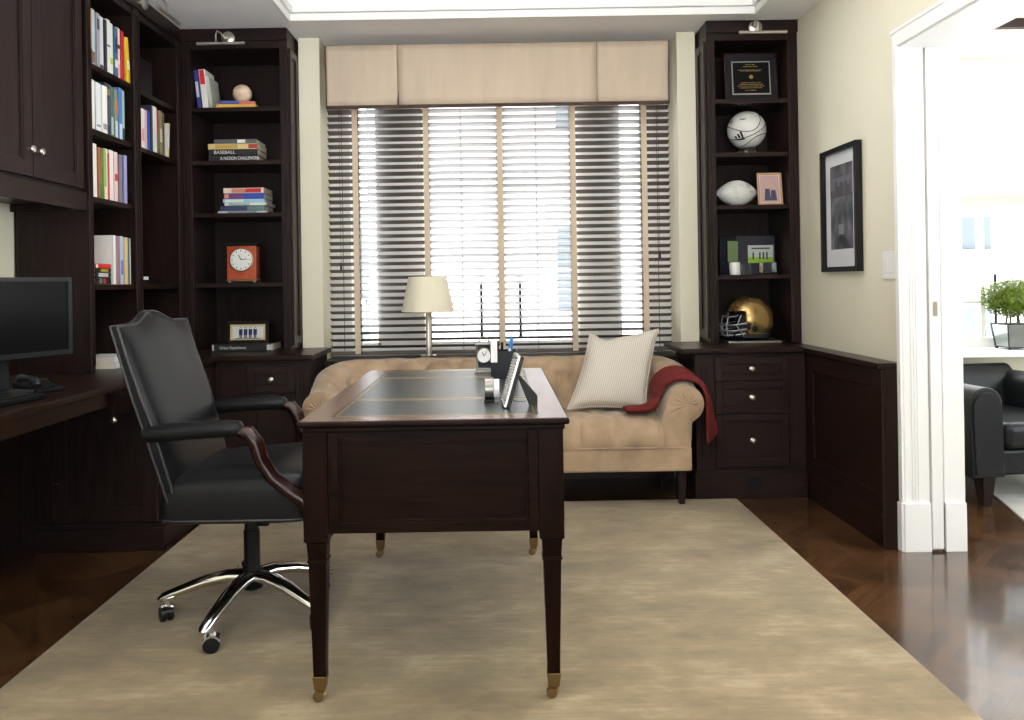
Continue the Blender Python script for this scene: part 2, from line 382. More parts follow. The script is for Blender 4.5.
# jamb, casing and head of the wide opening (white)
YJ = 3.30; TH = .235
j = MB().box(XR - .012, XR + .090, YJ, YJ + .02, 0, 2.085).box(XR + .150, XR + .236, YJ, YJ + .02, 0, 2.085)
j.box(XR - .012, XR + .243, .3, YJ + .02, 2.08, 2.10)
for i in range(3): j.box(XR + .018 + i * .012, XR + .024 + i * .012, YJ - .003, YJ, .2, 2.07)
j.box(XR - .020, XR + .090, YJ - .010, YJ + .02, 0, .20).box(XR + .150, XR + .236, YJ - .010, YJ + .02, 0, .20)
struct(j, 'trim_2', 'trim', bevel=.002)
j = MB().box(XR - .024, XR - .0005, YJ + .002, YJ + .030, 0, 2.15).box(XR - .024, XR - .0005, .25, YJ + .002, 2.085, 2.15)
j.box(XR - .030, XR - .0005, YJ - .002, YJ + .033, 0, .20).box(XR - .030, XR - .0005, .25, YJ + .034, 2.14, 2.155)
struct(j, 'trim_3', 'trim', bevel=.002)
j = MB().box(XR + .2355, XR + .243, YJ + .021, YJ + .1, 0, 2.15).box(XR + .2355, XR + .243, .25, YJ + .1, 2.101, 2.18)
struct(j, 'trim_4', 'trim', bevel=.002)
d = MB().box(XR + .097, XR + .143, YJ - .006, YJ + .3, .012, 2.078)
pd = struct(d, 'door_1', 'trim', bevel=.002)
struct(MB().box(XR + .112, XR + .128, YJ - .009, YJ - .006, .97, 1.03), 'door_handle', 'nickel', pd)

# wainscot on the right wall
wz = ZT - .005
mb = MB().box(1.615, XR - .0005, YJ + .035, YL_ + .5, 0, wz - .025)
mb.box(1.588, XR - .0005, YJ + .035, YL_ + .35, wz - .025, wz)
mb.box(1.603, 1.615, YJ + .036, YL_, 0, .13).box(1.598, 1.615, YJ + .036, YL_, .13, .145)
for (a, b) in ((3.337, 3.42), (4.06, YL_)): mb.box(1.603, 1.615, a, b, .145, wz - .03)
mb.box(1.603, 1.615, 3.42, 4.06, .145, .22).box(1.603, 1.615, 3.42, 4.06, wz - .11, wz - .03)
struct(mb, 'trim_5', 'espresso_y', bevel=.002)

struct(MB().box(-.955, 1.015, YP + .0, YP + .0195, 0, .665), 'shade_panel_back', 'espresso_h')  # dark panel added so the shade under the sofa reads black
# ------------------------------------------------------------------ study window
win = struct(MB().box(-.99, 1.065, YW - .06, YB + .19, .66, .672), 'window_1', 'trim')
def X_at(x, y=220, Y=YW): return at(x, y, Y).x
fr = MB(); x0, x1 = -.99, 1.065
zf0, zf1 = .70, 2.50
pl0, pl1, pr0, pr1 = X_at(380), X_at(424), X_at(577), X_at(617)
el, er = X_at(352), X_at(644)
for (a, b) in ((x0, el), (pl0, pl1), (pr0, pr1), (er, x1)): fr.box(a, b, YW - .03, YW + .07, zf0 - .03, zf1)
fr.box(x0, x1, YW - .02, YW + .06, zf0 - .03, zf0 + .05).box(x0, x1, YW - .02, YW + .06, zf1 - .06, zf1)
struct(fr, 'window_frame', 'trim', win, bevel=.003)
def sash(a, b, cols, name='sash'):
    mb = MB(); t = .022
    mb.box(a, a + t, YW, YW + .03, zf0 + .05, zf1 - .06).box(b - t, b, YW, YW + .03, zf0 + .05, zf1 - .06)
    mb.box(a, b, YW, YW + .03, zf0 + .05, zf0 + .08).box(a, b, YW, YW + .03, zf1 - .09, zf1 - .06)
    for k in range(1, 4): z = zf0 + .05 + (zf1 - zf0 - .11) * k / 4; mb.box(a + .01, b - .01, YW + .008, YW + .020, z - .006, z + .006)
    for k in range(1, cols): x = a + (b - a) * k / cols; mb.box(x - .005, x + .005, YW + .006, YW + .022, zf0 + .05, zf1 - .06)
    s_ = struct(mb, name, 'trim', win)
    return s_
xm = (pl1 + pr0) / 2
for (a, b, c_) in ((el, pl0, 1), (pl1, xm, 1), (xm, pr0, 1), (pr1, er, 1)): sash(a, b, c_)
for px in (481, 520):
    p0 = at(px, 282, YW - .05); p1 = at(px + 1, 335, YW - .05)
    mb = MB().tube([(p0.x, YW - .03, p0.z), (p0.x, YW - .03, p1.z)], .0085, 8).box(p0.x - .009, p0.x + .009, YW - .04, YW + .005, p1.z - .02, p1.z + .01)
    struct(mb, 'window_handle', 'black', win)
struct(MB().box(-.985, 1.06, 4.53, YW - .03, .672, .705), 'trim_6', 'espresso_h', bevel=.003)   # inner sill board

# venetian blind
bl = wthing('venetian_blind', 'dark wooden slatted blind with beige cloth tapes covering the study window', 'blind', (.04, 4.76, .71))
YBL = 4.775
bx0, bx1 = at(329, 200, YBL).x, at(669.5, 200, YBL).x
zb0 = .735; pitch = .0412
nsl = int((2.44 - zb0) / pitch)
tilt = math.radians(20)
ct, st_ = math.cos(tilt), math.sin(tilt)
for i in range(nsl):
    z = zb0 + .03 + i * pitch
    w2, th = .024, .0014
    mb = MB()
    def P(a, b): return (a * ct + b * st_, -a * st_ + b * ct)     # front edge (a<0) sits higher
    cs = [P(-w2, -th), (P(0, -th + .001)), P(w2, -th), P(w2, th), P(0, th + .001), P(-w2, th)]
    mb.prism([(YBL + y_, z + z_) for y_, z_ in cs], bx0, bx1, 'X')
    part(mb, 'slat', 'slat', bl)
part(MB().box(bx0, bx1, YBL - .022, YBL + .022, zb0 - .018, zb0 + .004), 'bottom_rail', 'slat', bl, bevel=.003)
part(MB().box(bx0, bx1, YBL - .025, YBL + .025, 2.44, 2.485), 'head_rail', 'slat', bl)
for px in (357, 427.5, 501, 573.5, 644.5):
    xx = at(px, 230, YBL).x
    part(MB().box(xx - .0165, xx + .0165, YBL - .0275, YBL - .0262, zb0 - .01, 2.45).box(xx - .0165, xx + .0165, YBL + .0262, YBL + .0275, zb0 - .01, 2.45), 'cloth_tape', 'tape', bl)
for px in (343, 462, 537, 658):
    xx = at(px, 230, YBL).x
    part(MB().tube([(xx, YBL - .001, zb0), (xx, YBL - .001, 2.45)], .0018, 6), 'lift_cord', 'cord', bl)
for (px, py) in ((341, 262), (660, 250)):
    p = at(px, py, YBL - .035)
    part(MB().tube([(p.x, YBL - .032, 2.4), (p.x, YBL - .032, p.z)], .0012, 5).lathe([(.001, 0), (.006, -.01), (.007, -.045), (.002, -.05)], (p.x, YBL - .032, p.z), 10), 'pull_tassel', 'cord', bl)

# valance
YV = 4.575
va = wthing('window_valance', 'taupe box-pleated fabric valance across the top of the study window', 'valance', (.03, 4.6, 2.16))
v0, v1 = at(326, 77, YV).x, at(668.5, 70, YV).x
zb, zt = 2.146, 2.505
cuts = [v0, at(397.5, 77, YV).x, at(597, 72, YV).x, v1]
for i in range(3):
    a, b = cuts[i] + (.0015 if i else 0), cuts[i + 1] - (.0015 if i < 2 else 0)
    def fn(u, v, a=a, b=b):
        x = a + (b - a) * u; z = zb + .012 + (zt - zb - .012) * v
        e = min(u, 1 - u) * (b - a)
        bow = .010 * math.exp(-e / .02) * (1 - v)
        return (x, YV + bow + .002 * math.sin(9 * u + 2 * i) * (1 - v), z)
    part(MB().grid(30, 8, fn), 'fabric_panel', 'valance', va, smooth=True, solid=.006)
    part(MB().box(a - .001, b + .001, YV - .006, YV + .006, zb - .004, zb + .015), 'braid_trim', 'valance_trim', va)
part(MB().box(v0, v0 + .008, YV + .006, YP + .1, zb + .03, zt).box(v1 - .008, v1, YV + .006, YP + .1, zb + .03, zt).box(v0, v1, YV + .015, YW - .04, zt - .012, zt), 'return_board', 'valance', va)
for xx in cuts[1:3]: part(MB().box(xx - .004, xx + .004, YV + .006, YV + .012, zb, zt), 'pleat_lining', 'valance_trim', va)
part(MB().box(v0 - .003, v0 + .001, YV - .004, YV + .01, zb, zt), 'pleat_lining', 'valance_trim', va)
part(MB().box(v1 - .001, v1 + .003, YV - .004, YV + .01, zb, zt), 'pleat_lining', 'valance_trim', va)

# ================================================================== joinery
SH = [1.158, 1.545, 1.835, 2.13]       # shelf tops
def back_bookcase(x0, x1, ox0, ox1, label, sideface):
    t = wthing('bookcase', label, 'bookcase', ((x0 + x1) / 2, YU, ZT))
    yb = YB - .003
    mb = MB().box(x0, x1, yb - .015, yb, ZT, ZC - .002)
    mb.box(x0 + .002, ox0, YU, yb - .015, ZT, ZC - .002).box(ox1, x1 - .002, YU, yb - .015, ZT, ZC - .002)
    mb.box(ox0, ox1, YU, yb - .015, 2.45, ZC - .002)
    part(mb, 'carcass', 'espresso', t, bevel=.002)
    for z in SH:
        part(MB().box(ox0 + .0005, ox1 - .0005, YU + .012, yb - .016, z - .024, z), 'shelf', 'espresso_h', t, bevel=.002)
    for (a, b) in ((x0, ox0), (ox1, x1)):
        if b - a < .075:
            part(fluted(frame_front((a + .004, YU, ZT), '-Y'), b - a - .008, 2.44 - ZT, 2, y=-.001, m=.02), 'fluting', 'espresso', t)
    part(MB().box(x0, x1, YU - .012, YU, 2.49, ZC - .002), 'cornice', 'espresso_h', t, bevel=.004)
    # side panelling on the exposed flank
    X = x1 if sideface > 0 else x0; sgn = sideface
    Mx = frame_front((X, YU + .01 if sgn > 0 else YP - .01, ZT + .03), '+X' if sgn > 0 else '-X')
    part(panel_front(Mx, YP - YU - .02, 2.45 - ZT - .03, .04, .012, .008), 'side_panel', 'espresso', t)
    return t
back_bookcase(-1.72, -1.123, -1.66, -1.17, 'dark wood built-in bookcase left of the window, with a red clock', 1)
back_bookcase(1.183, XR - .002, 1.23, 1.632, 'dark wood built-in bookcase right of the window, with ball and helmet', -1)

# worktops
def top_board(poly, label, t0=ZT - .028):
    mb = MB().prism(poly, t0, ZT, 'Z')
    o = mb.build('worktop', 'espresso_y', bevel=.006, seg=3); return tag(o, label, 'worktop')
top_board([(XL + .002, 1.3), (-1.43, 1.3), (-1.43, 4.118), (-.945, 4.118), (-.945, YP - .003), (-1.108, YP - .003), (-1.108, YB - .003), (XL + .002, YB - .003)], 'long dark polished worktop running along the left wall into the corner')
top_board([(.963, 4.118), (1.585, 4.118), (1.585, YB - .003), (1.172, YB - .003), (1.172, YP - .003), (.963, YP - .003)], 'short dark wooden worktop right of the sofa under the helmet')

def cabinet_right():
    t = wthing('drawer_cabinet', 'dark three-drawer base cabinet in the corner right of the sofa', 'cabinet', (1.3, 4.3, 0))
    part(MB().box(1.03, 1.60, YL_, YP - .005, .15, ZT - .03), 'carcass', 'espresso', t, bevel=.002)
    part(MB().box(1.018, 1.60, YL_ - .013, YP - .005, 0, .138).box(1.024, 1.60, YL_ - .008, YP - .005, .138, .15), 'plinth', 'espresso_h', t, bevel=.003)
    part(fluted(frame_front((1.04, YL_, .15), '-Y'), .065, .58, 3, y=-.003, m=.05), 'fluting', 'espresso', t)
    for (z0, z1) in ((.612, .732), (.442, .607), (.167, .437)):
        dr = part(panel_front(frame_front((1.13, YL_, z0), '-Y'), .375, z1 - z0, .034, .016), 'drawer', 'espresso_h', t, bevel=.0015)
        part(knob(frame_front((1.3175, YL_ - .012, (z0 + z1) / 2), '-Y')), 'knob', 'nickel', dr, smooth=True)
    part(MB().box(1.292, 1.362, YL_ - .017, YL_ - .013, .045, .115).box(1.305, 1.349, YL_ - .019, YL_ - .017, .055, .105), 'floor_outlet', 'black', t, bevel=.001)
cabinet_right()
def cabinet_left_back():
    t = wthing('drawer_cabinet', 'dark base cabinet in the corner left of the sofa, partly behind the chair', 'cabinet', (-1.2, 4.3, 0))
    part(MB().box(-1.46, -.97, YL_, YP - .005, .15, ZT - .03), 'carcass', 'espresso', t, bevel=.002)
    part(MB().box(-1.46, -.958, YL_ - .013, YP - .005, 0, .138), 'plinth', 'espresso_h', t, bevel=.003)
    part(fluted(frame_front((-1.035, YL_, .15), '-Y'), .06, .58, 3, y=-.003, m=.05), 'fluting', 'espresso', t)
    dr = part(panel_front(frame_front((-1.285, YL_, .588), '-Y'), .243, .135, .034, .016), 'drawer', 'espresso_h', t, bevel=.0015)
    part(knob(frame_front((-1.1635, YL_ - .012, .655), '-Y')), 'knob', 'nickel', dr, smooth=True)
    dr = part(panel_front(frame_front((-1.285, YL_, .167), '-Y'), .243, .412, .04, .016), 'door', 'espresso', t, bevel=.0015)
    part(knob(frame_front((-1.07, YL_ - .012, .52), '-Y')), 'knob', 'nickel', dr, smooth=True)
cabinet_left_back()
def cabinet_left():
    t = wthing('base_cabinet', 'dark panelled base cabinet end under the left worktop beside the kneehole', 'cabinet', (-1.75, 3.8, 0))
    part(MB().box(XL + .003, -1.465, 3.475, YL_ + .4, .12, ZT - .03), 'carcass', 'espresso', t, bevel=.002)
    part(MB().box(XL + .003, -1.452, 3.462, YL_ + .4, 0, .10), 'plinth', 'espresso_h', t, bevel=.003)
    part(MB().box(XL + .003, -1.46, 3.468, YL_ + .4, .10, .12), 'plinth_moulding', 'espresso_h', t)
    part(panel_front(frame_front((-1.93, 3.475, .13), '-Y'), .455, .60, .06, .018), 'end_panel', 'espresso', t, bevel=.002)
    for (a, b) in ((3.50, 3.80), (3.81, 4.11)):
        dr = part(panel_front(frame_front((-1.465, a, .60), '+X'), b - a, .135, .034, .016), 'drawer', 'espresso', t)
        part(knob(frame_front((-1.453, (a + b) / 2, .667), '+X')), 'knob', 'nickel', dr, smooth=True)
        dr = part(panel_front(frame_front((-1.465, a, .14), '+X'), b - a, .44, .05, .016), 'door', 'espresso', t)
        part(knob(frame_front((-1.453, a + .03, .50), '+X')), 'knob', 'nickel', dr, smooth=True)
    d2 = wthing('pencil_drawer', 'shallow drawer unit hung under the left worktop above the kneehole', 'drawer', (-1.6, 3.1, ZT - .03))
    part(MB().box(-1.95, -1.445, 1.9, 3.45, .70, ZT - .029), 'apron', 'espresso_y', d2, bevel=.002)
    dr = part(panel_front(frame_front((-1.445, 2.98, .66), '+X'), .44, .085, .02, .02, .006), 'drawer_front', 'mahogany_v', d2)
    part(knob(frame_front((-1.43, 3.20, .70), '+X')), 'knob', 'nickel', dr, smooth=True)
    part(MB().lathe([(.008, 0), (.012, .008), (.006, .016), (.004, .02)], (-1.425, 2.975, .64), 12), 'drop_finial', 'nickel', d2, smooth=True)
    bs_ = MB().box(XL + .0005, XL + .016, 1.4, 3.39, ZT + .0005, .93).build('backsplash', 'espresso_y', bevel=.002); tag(bs_, 'low dark wooden backsplash behind the computer on the left worktop', 'backsplash')
    # kneehole back panelling on the left wall
    mb = panel_front(frame_front((XL + .001, 2.1, .0), '+X'), 1.36, .74, .07, .03, .012)
    o = mb.build('kneehole_panel', 'espresso'); tag(o, 'dark recessed panelling at the back of the kneehole on the left', 'panel')
cabinet_left()

def left_bookcase():
    t = wthing('bookcase', 'tall dark two-bay built-in bookcase full of books on the left wall', 'bookcase', (-1.88, 3.9, ZT))
    xb, xf = XL + .003, -1.72
    ya, ym0, ym1, yb = 3.395, 3.848, 3.872, YU - .012
    mb = MB().box(xb, xb + .015, ya, YU + .3, ZT + .0005, ZC - .002).box(xb + .015, xf, ya, ya + .03, ZT + .0005, ZC - .002)
    mb.box(xb + .015, xf, ym0, ym1, ZT + .0005, ZC - .002).box(xb + .015, xf - .005, yb - .02, yb, ZT + .0005, ZC - .002)
    mb.box(xb + .015, xf, ya + .03, ym0, 2.45, ZC - .002).box(xb + .015, xf, ym1, yb - .02, 2.45, ZC - .002)
    part(mb, 'carcass', 'espresso', t, bevel=.002)
    part(MB().box(xf, xf + .014, ya - .010, yb + .0, 2.485, ZC - .002), 'cornice', 'espresso_y', t, bevel=.004)
    for (a, b) in ((ya - .010, ya + .022), (ym0 - .022, ym1 + .022), (yb - .05, yb)):
        part(MB().box(xf, xf + .010, a, b, ZT + .001, 2.485), 'pilaster', 'espresso', t, bevel=.003)
        part(fluted(frame_front((xf + .010, a, ZT + .001), '+X'), b - a, 1.70, 2, y=-.001, m=.03), 'fluting', 'espresso', t)
    for z in (1.157, 1.537, 1.832, 2.115):
        part(MB().box(xb + .0155, xf - .006, ya + .0305, ym0 - .0005, z - .024, z), 'shelf', 'espresso_y', t, bevel=.002)
        if z != 1.537:
            part(MB().box(xb + .0155, xf - .006, ym1 + .0005, yb - .0205, z - .024, z), 'shelf', 'espresso_y', t, bevel=.002)
left_bookcase()

def wall_cabinet():
    t = wthing('wall_cabinet', 'dark two-door wall cabinet hung above the computer on the left', 'cabinet', (-1.88, 2.9, 1.467))
    part(MB().box(XL + .003, -1.738, 1.8, 3.382, 1.50, ZC - .002), 'carcass', 'espresso', t, bevel=.002)
    part(MB().box(-1.760, -1.718, 1.8, 3.383, 1.467, 1.545).box(XL + .003, -1.76, 3.366, 3.383, 1.467, 1.50), 'light_rail', 'espresso_y', t, bevel=.003)
    part(MB().box(-1.738, -1.715, 1.8, 3.383, 2.485, ZC - .002), 'cornice', 'espresso_y', t, bevel=.004)
    for (a, b, k) in ((2.615, 2.987, .345), (2.993, 3.360, .027), (2.23, 2.605, .03)):
        dr = part(panel_front(frame_front((-1.738, a, 1.56), '+X'), b - a, .915, .055, .02, .010), 'door', 'espresso', t, bevel=.0015)
        part(knob(frame_front((-1.722, a + k, 1.66), '+X'), .014), 'knob', 'nickel', dr, smooth=True)
wall_cabinet()

# picture lights above the bookcases
def picture_light(Mx, label, L=.255):
    t = thing('picture_light', label, 'lamp', Mx.translation, 0, 'nickel picture lights on top of the bookcases')
    R = Matrix.Translation(-Mx.translation) @ Mx
    MB(R).lathe([(.036, 0), (.036, -.008), (.027, -.014), (.006, -.016)], (0, 0, .02), 20, 'Y').build('mounting_disc', 'nickel', t, smooth=True)
    MB(R).tube([(-.02, -.01, .02), (-.026, -.05, .035), (-.026, -.10, .03), (-.026, -.125, .005), (-.026, -.125, -.045)], .0045, 8).build('arm', 'nickel', t, smooth=True)
    MB(R).tube([(-L / 2, -.125, -.045), (L / 2, -.125, -.045)], .009, 14).build('lamp_tube', 'nickel', t, smooth=True)
    return t
p = at(232, 42, YU - .012); picture_light(frame_front((p.x - .02, YU - .012, p.z + .0), '-Y'), 'slim metal picture light topping the bookcase left of the window')
p = at(757, 31, YU - .012); picture_light(frame_front((p.x - .01, YU - .012, p.z), '-Y'), 'slim metal picture light topping the bookcase right of the window')
picture_light(frame_front((-1.706, 3.93, 2.52), '+X'), 'slim metal picture light angled over the tall bookcase on the left wall')

# ------------------------------------------------------------------ books
def book(label, colour, th, h, dpt, Mx, group, band=None, title=None, tcol=None, name='book'):
    """local: x = thickness, z = height, spine at y=0 facing -y, pages towards +y"""
    t = thing(name, label, 'book', Mx.translation, 0, group)
    R = Matrix.Translation(-Mx.translation) @ Mx
    c = colour if not isinstance(colour, tuple) else colm(*colour)
    b = min(.0025, th * .12)
    mb = MB(R).box(0, b, 0, dpt, 0, h).box(th - b, th, 0, dpt, 0, h)
    mb.prism([(0, 0), (b, -.002), (th - b, -.002), (th, 0), (th, b), (0, b)], 0, h, 'Z')
    mb.build('cover', c, t)
    MB(R).box(b * 1.05, th - b * 1.05, b, dpt - .004, .003, h - .003).build('pages', 'paper', t)
    if band:
        for (z0, z1, bc) in band:
            MB(R).box(th * .12, th * .88, -.0028, -.0019, h * z0, h * z1).build('spine_label', colm(*bc), t)
    return t
def row(boxes, zs, X, desc, group, htop, dpt=.17):
    """upright books along the left wall, spines facing +X. boxes: (x_left_px, x_right_px, rgb, colourname, height, lean, bands)"""
    n = len(boxes); 
    for i, bx in enumerate(boxes):
        xl, xr, rgb, cn, hh, lean = bx[:6]; bands = bx[6] if len(bx) > 6 else None
        y0 = on_x(xl, htop, X).y; y1 = on_x(xr, htop, X).y
        th = (y1 - y0) - .0006
        Mx = Matrix.Translation((X + random.uniform(-.012, .003), y0, zs + .0005)) @ Matrix.Rotation(PI / 2, 4, 'Z')
        if lean:
            # top tipped towards smaller Y, resting against its neighbour
            Mx = Matrix.Translation((X, y0 + hh * math.sin(lean) * .92, zs + .0005 + 0 * th)) @ Matrix.Rotation(PI / 2, 4, 'Z') @ Matrix.Rotation(-lean, 4, 'Y')
        book(f'{cn} book, {ORD[i]} from left {desc}', rgb, th, hh, dpt, Mx, group, bands)
ORD = ['first', 'second', 'third', 'fourth', 'fifth', 'sixth', 'seventh', 'eighth', 'ninth', 'tenth', 'eleventh', 'twelfth']
W1, CR = (226, 226, 222), (232, 222, 180)
row([(90.5, 93.6, (214, 128, 62), 'orange', .243, 0, [(0, .28, (60, 40, 60))]), (93.6, 97, (176, 200, 212), 'light blue', .248, 0, [(.05, .25, (120, 96, 70))]),
     (97, 100.3, (150, 152, 160), 'grey', .240, 0, [(.7, .9, (60, 60, 70))]), (100.3, 105.5, (206, 206, 214), 'thick pale grey', .24, 0, [(0, .1, (40, 40, 44))]),
     (105.5, 107.8, (24, 24, 26), 'black', .235, 0), (107.8, 111.5, (228, 226, 222), 'white', .245, 0, [(.5, .53, (30, 30, 30))]),
     (111.5, 115, (222, 226, 224), 'white and lime', .24, 0, [(.22, .34, (190, 196, 60))]), (115, 118.5, (60, 96, 120), 'teal blue', .232, 0, [(.2, .35, (220, 220, 220)), (.5, .8, (40, 50, 90))]),
     (118.5, 122, (232, 214, 204), 'cream', .24, 0, [(.6, .68, (30, 30, 30)), (.05, .3, (220, 170, 180))]), (122, 124.8, (176, 30, 40), 'red', .235, 0),
     (124.8, 128, (214, 176, 40), 'yellow', .215, .12, [(.3, .5, (230, 220, 180))])],
    2.115, -1.735, 'on the top row, near bay', 'books on the highest shelf of the left bookcase', 45)
row([(92, 97, W1, 'thick white', .22, 0), (97, 102, (216, 220, 222), 'bluish white', .215, 0, [(.1, .14, (120, 120, 130))]), (102, 107, (230, 228, 224), 'thick ivory white', .212, 0, [(.08, .2, (150, 150, 150))]),
     (107, 112.5, (44, 48, 58), 'charcoal', .235, 0, [(.78, .9, (150, 120, 60)), (.2, .7, (70, 76, 90))]), (112.5, 115, (60, 100, 104), 'teal', .23, 0, [(.05, .4, (170, 190, 190))]),
     (115, 118, (120, 130, 110), 'sage and orange', .225, 0, [(.5, .78, (200, 110, 50)), (0, .35, (190, 200, 204))]), (118, 121.5, (70, 110, 176), 'blue', .238, 0, [(.0, .3, (190, 205, 225))]), (121.5, 125, (150, 186, 176), 'pale green', .235, 0, [(0, .25, (30, 60, 60))])],
    1.832, -1.735, 'on the second row, near bay', 'books on the second shelf of the left bookcase', 110)
row([(94.5, 98, (236, 232, 224), 'white', .235, 0), (98, 100.5, (150, 90, 60), 'brown', .222, 0, [(0, .3, (70, 90, 50))]), (100.5, 103.5, (80, 60, 120), 'violet and teal', .225, 0, [(.1, .6, (40, 80, 90))]),
     (103.5, 106, (130, 170, 90), 'green', .225, 0, [(0, .25, (230, 220, 190))]), (106, 109, (232, 222, 196), 'cream', .23, 0), (109, 111.5, (180, 60, 60), 'dull red', .215, 0), (111.5, 115.5, (230, 222, 218), 'thick white', .232, 0),
     (115.5, 119, (226, 190, 190), 'pink and white', .23, 0, [(.42, .56, (200, 50, 40))]), (119, 122, (120, 110, 120), 'grey', .222, 0), (122, 124.5, (40, 44, 100), 'navy', .225, 0), (124.5, 127.5, (150, 150, 200), 'lavender', .228, 0)],
    1.537, -1.735, 'on the third row, near bay', 'books on the third shelf of the left bookcase', 170)
# fourth row: tall cream volumes set back, stack in front
row([(97, 103.4, CR, 'cream', .222, 0), (103.4, 109.5, (230, 220, 172), 'pale yellow', .224, 0), (109.5, 112.5, (232, 226, 196), 'off-white', .223, 0)], 1.157, -1.846, 'set back behind the small stack', 'books set back on the fourth shelf', 255, .135)
row([(115.5, 118, (236, 236, 232), 'bright white', .225, 0), (118, 122, (150, 120, 130), 'mauve', .222, 0), (122, 125, (180, 190, 214), 'pale blue', .224, 0, [(.2, .5, (110, 120, 200))]), (125, 128, (214, 190, 140), 'tan', .22, 0), (128, 130.6, (80, 92, 84), 'dark green', .22, 0), (130.6, 132, (206, 210, 212), 'pale grey', .218, 0)],
    1.157, -1.735, 'on the fourth row, near bay', 'books on the fourth shelf of the left bookcase', 255, .095)
def lying(label, rgb, cx, cy, z, L, th, D, facing, group, rot=0, band=None, title=None, tcol=(220, 220, 220), tsize=None, tx=.1):
    """a book lying flat, spine facing `facing`; L along the spine"""
    base = frame_front((cx, cy, z), facing) @ Matrix.Rotation(rot, 4, 'Z')
    # book local: x thickness -> up, z height -> along -x(local)
    Mx = base @ Matrix.Translation((L / 2, 0, 0)) @ Matrix.Rotation(-PI / 2, 4, 'Y')
    Mx = base @ Matrix(((0, 0, 1, -L / 2), (0, 1, 0, 0), (1, 0, 0, 0), (0, 0, 0, 1))) @ Matrix.Scale(1, 4)
    t = book(label, rgb, th, L, D, Mx, group, band)
    if title:
        s = tsize or th * .8
        T = base @ Matrix.Translation((-L / 2 + L * tx, -.0032, th / 2)) @ Matrix.Rotation(PI / 2, 4, 'X')
        mb = put_text(title, s, Matrix.Translation(-Mx.translation) @ T, L * .8)
        mb.build('title', colm(*tcol), t)
    return t
z = 1.1575
gl = 'small stack of books on the fourth shelf'
for (lab, c, th, bd) in (('black book with a red patch, bottom of the small stack, left bookcase', (24, 22, 24), .030, [(.2, .38, (80, 130, 100)), (.45, .65, (170, 30, 50))]),
                         ('black book with a pale spine label in the small left stack', (30, 26, 28), .022, [(.15, .8, (180, 182, 190))]),
                         ('thin black and yellow book below the red one, left bookcase', (26, 26, 20), .017, [(.3, .8, (160, 150, 40))]),
                         ('small bright red book topping the stack in the left bookcase', (190, 40, 44), .020, [(0, .12, (225, 215, 205))])):
    lying(lab, c, -1.735, 3.545, z, .135, th, .11, '+X', gl, 0, bd); z += th + .0006
row([(142, 145, (226, 214, 210), 'off-white', .2, 0, [(.2, .5, (214, 160, 150))]), (145, 148, (220, 180, 176), 'pale pink', .2, 0), (148, 151.3, (40, 84, 180), 'bright blue', .205, 0), (151.3, 152.8, (40, 44, 60), 'thin dark grey', .24, 0),
     (152.8, 157, (232, 230, 224), 'thick white', .24, 0), (157, 160, (176, 60, 56), 'red and green', .232, 0, [(0, .45, (90, 110, 70))]), (160, 162.8, (130, 126, 90), 'olive', .235, 0, [(.3, .6, (210, 200, 190))]), (162.8, 165, (96, 76, 66), 'brown', .23, 0)],
    1.832, -1.742, 'in the farther bay', 'books in the farther bay', 135)
pY = on_x(166, 135, -1.742).y
book('white and yellow book leaning at the end of the farther bay row', (214, 212, 206), .018, .19, .15,
     Matrix.Translation((-1.742, pY + .014, 1.8325)) @ Matrix.Rotation(PI / 2, 4, 'Z') @ Matrix.Rotation(.10, 4, 'Y'), 'books in the farther bay', [(0, .28, (200, 190, 50)), (.85, 1, (190, 190, 60))])
# white books on the left worktop
z = ZT + .0005
for k, lab in enumerate(('lower of two white books lying on the left worktop behind the chair', 'upper of two white books lying on the left worktop behind the chair')):
    lying(lab, (214, 214, 214), -1.70 - .006 * k, 3.66, z, .19 - .01 * k, .026, .15, '+X', 'white books on the left worktop', 0, [(.75, .78, (110, 110, 110))]); z += .0266
# black speaker and small box in the farther bay
t = wthing('shelf_speaker', 'black box speaker on the top shelf of the farther left bay', 'speaker', (-1.80, 4.06, 2.115))
part(MB().box(-1.93, -1.765, 3.99, 4.15, 2.1155, 2.30), 'cabinet_body', 'black_matte', t, bevel=.006)
part(MB().box(-1.765, -1.757, 3.998, 4.142, 2.124, 2.292), 'grille', 'black', t, bevel=.003)
t = wthing('media_player', 'flat black box with a white corner on the lower shelf, farther left bay', 'box', (-1.80, 4.1, 1.157))
part(MB().box(-1.90, -1.75, 3.96, 4.20, 1.1575, 1.178), 'body', 'black', t, bevel=.002)
part(MB().box(-1.80, -1.735, 3.962, 4.01, 1.1785, 1.195), 'plug', 'white', t, bevel=.003)

# --- left of window: items
YF = YU + .045
def shelf_pt(x, Y, y=200): return at(x, y, Y).x
gA = 'books on the top shelf left of the window'
zz = SH[3] + .0005
xl = shelf_pt(194, YF, 90)
for k, (lab, c, th, h, bd, ln) in enumerate((('navy book leaning left on the top shelf left of the window', (36, 44, 110), .020, .215, [(.3, .7, (190, 190, 210))], -.10),
                                         ('white and red book leaning left beside the navy one, top shelf', (222, 216, 212), .034, .222, [(.62, .98, (196, 36, 44))], -.10),
                                         ('grey-white book leaning left, rightmost of the three upright', (176, 178, 170), .018, .185, None, -.13))):
    Mx = Matrix.Translation((xl + .02, YF + .01 * k, zz)) @ Matrix.Rotation(ln, 4, 'Y')
    book(lab, c, th, h, .15, Mx, gA, bd); xl += th + .004
xc = shelf_pt(236, YF, 100)
lying('yellow book under the cream ball on the top shelf', (206, 160, 70), xc, YF, zz, .215, .024, .16, '-Y', gA, .06)
lying('blue and red book directly under the cream ball', (58, 64, 140), xc + .008, YF + .002, zz + .0246, .19, .017, .15, '-Y', gA, .16, [(.55, 1, (190, 90, 80))])
p = at(242, 88, YF + .06)
